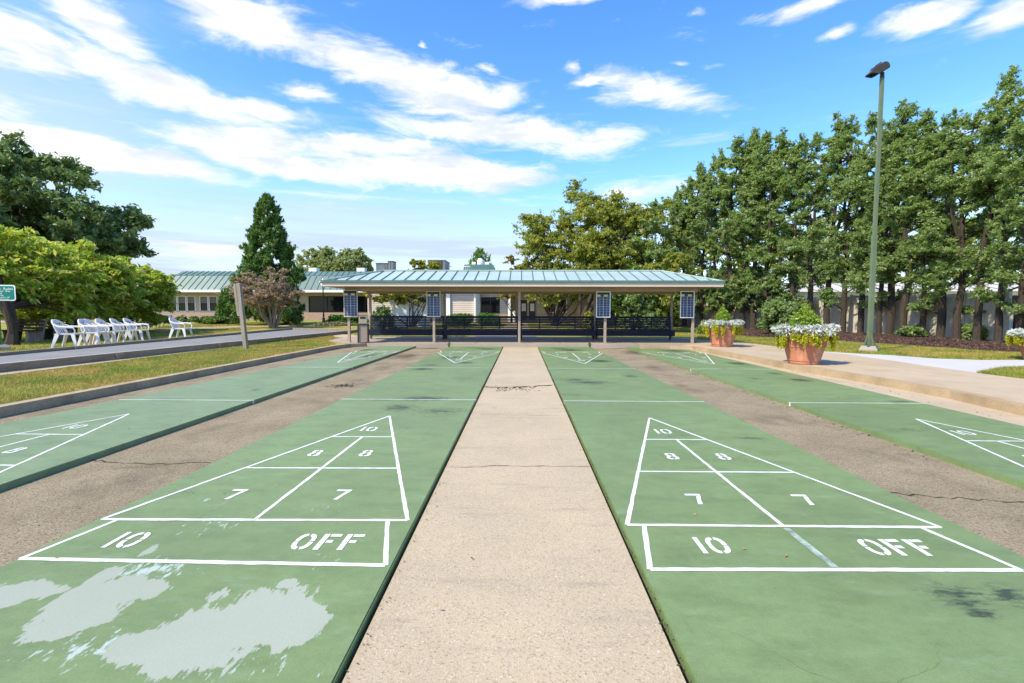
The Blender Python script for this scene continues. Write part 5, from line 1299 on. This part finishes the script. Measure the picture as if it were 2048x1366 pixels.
vase('myrtle_tree', 'reddish brown small tree with pale bare spreading stems in front of the conifer', 548, 656.5, 30, [(545,592,64,28),(520,580,54,26),(582,594,34,24),(490,582,28,24),(545,562,54,14),(540,546,12,10),(568,546,8,8),(500,556,22,12)], 16000, .13, .06, lf_red, m_barkgrey, 601, 9, .065)
vase('yellowing_tree', 'thin stemmed small yellowing tree in front of the white screen', 822, 656, 27, [(800,575,58,20),(840,560,40,18),(770,588,32,12),(835,530,22,10),(862,580,26,16),(870,533,14,9),(800,592,62,14),(835,594,36,12),(765,590,34,14)], 17000, .17, .09, lf_yel, m_bark, 602, 11, .035)
vase('yellowing_tree', 'many stemmed yellowing tree right of the central column', 1108, 652, 28, [(1062,470,34,44),(1110,590,60,22),(1085,560,60,26),(1150,520,75,60),(1110,480,60,50),(1165,430,60,40),(1165,390,28,26),(1075,535,48,24),(1200,560,50,30),(1075,470,25,30),(1050,545,25,14),(1090,592,50,14),(1132,596,30,10),(1060,588,26,10)], 42000, .17, .09, lf_olv, m_bark, 603, 14, .05)
vase('olive_tree', 'dark forked tree with broad olive crown behind the pavilion, next to the many stemmed one', 1157, 655, 27, [(1215,480,75,62),(1245,430,55,40),(1250,520,70,40),(1190,560,60,22),(1270,470,50,50),(1165,575,40,12),(1140,540,45,25),(1190,450,50,50)], 40000, .17, .09, lf_olv, m_bark, 604, 5, .14)
vase('red_shrub_tree', 'small tree with orange tinted leaves left of the yellowing crowns', 1040, 650, 31, [(1045,530,26,22),(1030,545,18,14),(1018,592,22,7)], 3000, .2, .10, leafmat('orange_leaf', (.15,.17,.035), (.30,.26,.05), (.36,.14,.05), .25, .4), m_bark, 605, 4, .04)
# trees filling the gap between the olive crown and the fence row
MIDT = [(1290,33,405,1.9,'loose green tree behind the pavilion, left of the fence row'), (1335,36,385,2.0,'dark green tree behind the right pavilion corner'), (1235,39,440,2.3,'green tree far behind the olive crown'), (1330,29,500,1.5,'low bright green tree seen under the right pavilion eave'), (1265,28.5,545,1.3,'short bushy tree behind the third score board')]
for i, (px, Y, yt, R0, lab) in enumerate(MIDT):
    c = D(px, 600, Y); z0 = T(c.x, Y); top = D(px, yt, Y).z-z0; rz = top*.47
    broad('leafy_tree', lab, (c.x, Y, z0), top, R0, rz, top-rz, 17000, .19, .10, lf_row if i % 2 == 0 else lf_olv, 700+i, ncl=60, trunk_r=.14, lowcut=-1, cs=(.2,.36))
# trees beyond the fence on the right
for i, (px, Y, yt, R0, mt, lab) in enumerate([(1480,44,400,3.2,lf_olv,'pale tree beyond the fence, behind the smaller planter'), (1600,47,440,3.4,lf_far,'autumn tinted tree beyond the fence, left of the lamp pole'), (1715,46,430,3.2,lf_far,'autumn tinted tree beyond the fence, behind the lamp pole'), (1840,48,400,3.6,lf_olv,'olive tree beyond the fence, right of the lamp pole'), (1985,46,330,4.0,lf_row,'green tree beyond the fence near the right edge')]):
    c = D(px, 600, Y); top = D(px, yt, Y).z
    broad('distant_tree', lab, (c.x, Y, .4), top, R0, top*.45, top*.55, 9000, .36, .2, mt, 720+i, ncl=45, trunk_r=.2)
# far trees over the low building
for i, (px, Y, yt, R0, lab) in enumerate([(628,78,508,2.9,'pale distant tree at the left of the group over the low roof'), (652,80,503,2.6,'distant tree with a gap in its crown, second over the low roof'), (680,77,499,2.9,'tallest distant tree in the group over the low roof'), (706,79,506,2.6,'distant tree fourth in the group over the low roof'), (725,81,520,2.0,'lowest distant tree at the right of the group over the low roof')]):
    c = D(px, 560, Y); top = D(px, yt, Y).z
    broad('distant_tree', lab, (c.x, Y, .6), top, R0, 3.6, top-3.4, 9000, .40, .2, lf_far, 760+i, ncl=60, trunk_r=.25, group='distant trees over the low roof', lowcut=-1)

# ---------------------------------------------------------------- shrubs
def shrub(name, label, px, py, wpx, hpx, n, L, Wd, mat, seed, Y=None, box=False, group=None, flat=1.0, cat='shrub'):
    b = GT(px, py) if Y is None else Vector((D(px,640,Y).x, Y, T(0,Y))); Y = b.y; w, h = wpx/FPX*Y/2, hpx/FPX*Y; rr = random.Random(seed)
    t = empty(name, b, 0, label, cat, group); mb = MB(); cl = []
    for i in range(5): a = rr.uniform(0,6.28); mb.tube([(0,0,-.05),(w*.3*math.cos(a),w*.3*math.sin(a),h*.6)], [.03,.01], 5)
    mb.build('stem', m_bark, t)
    if box:
        for i in range(60): cl.append((rr.uniform(-.85,.85)*w, rr.uniform(-.6,.6)*min(w,.8), h*rr.uniform(.12,.84), .2*w+.1, .25, .16*h+.05))
    else:
        for i in range(34):
            a, u = rr.uniform(0,6.28), rr.uniform(-.2,1); q = math.sqrt(1-max(0,u)**2)*rr.uniform(.5,.92); cl.append((w*q*math.cos(a), w*flat*q*math.sin(a), h*(.25+.62*u), w*.26, w*.26*flat, h*.2))
    foliage('foliage', cl, n, L, Wd, mat, t, seed, .4, 0, .25, .5 if seed in (806, 809, 810, 811, 812, 813, 814) else .35); return t
shrub('round_shrub', 'dark round shrub below the first windows of the low building', 364, 645, 24, 14, 2600, .17, .09, lf_dark, 801)
shrub('round_shrub', 'dark low shrub between the window groups of the low building', 388, 643, 18, 11, 2000, .17, .09, lf_dark, 802)
shrub('juniper_bed', 'wide low bright juniper spreading before the low building', 432, 646.5, 98, 15, 9000, .18, .07, lf_jun, 803, flat=.5)
shrub('hedge', 'dark clipped hedge between the garden lamp and the first score board', 688, 647, 66, 18, 6000, .16, .08, lf_box, 804, box=True, cat='hedge')
shrub('flower_bed', 'pale flowering ground cover bed behind the garden lamp', 672, 650.5, 95, 7, 5000, .12, .07, leafmat('groundcover_leaf', (.12,.15,.06), (.30,.28,.16), (.45,.36,.3), .25, .3), 805, flat=.3, cat='flower bed')
shrub('broad_bush', 'dark bush left of the white screen', 765, 650, 52, 46, 7000, .16, .08, lf_dark, 806, Y=31)
shrub('box_hedge', 'left rounded box hedge before the sided wall', 917, 648, 55, 24, 7000, .11, .06, lf_box, 807, Y=36, box=True, cat='hedge')
shrub('box_hedge', 'right rounded box hedge under the dark window', 979, 648, 41, 24, 6000, .11, .06, lf_box, 808, Y=36, box=True, cat='hedge')
shrub('round_shrub', 'bright green shrub between the forked tree and the third score board', 1178, 650, 30, 36, 4000, .15, .09, lf_yel, 809, Y=30)
shrub('round_shrub', 'very dark shrub behind the right end bench', 1308, 655, 44, 34, 5000, .16, .09, lf_dark, 810, Y=26)
shrub('round_shrub', 'green shrub at the foot of the fence row near the right score board', 1415, 660, 44, 26, 4000, .14, .08, lf_row, 811, Y=27)
shrub('round_shrub', 'bushy green shrub low in the fence row between the two planters', 1560, 668, 90, 70, 9000, .13, .08, lf_row, 812, Y=25.5)
shrub('round_shrub', 'low green shrub under the evergreens right of the lamp pole', 1826, 676, 50, 26, 3500, .12, .07, lf_row, 813)
shrub('round_shrub', 'low green shrub under the evergreens near the dark gate', 1940, 682, 56, 34, 4500, .12, .07, lf_row, 814)
for i, (px, py) in enumerate([(1180,691.5),(898,691)]):
    shrub('weed', ('weed growing at the slab edge right of the centre walk','weed growing at the slab edge left of the centre walk')[i], px, py, 9, 7, 120, .05, .012, lf_jun, 820+i, cat='weed')
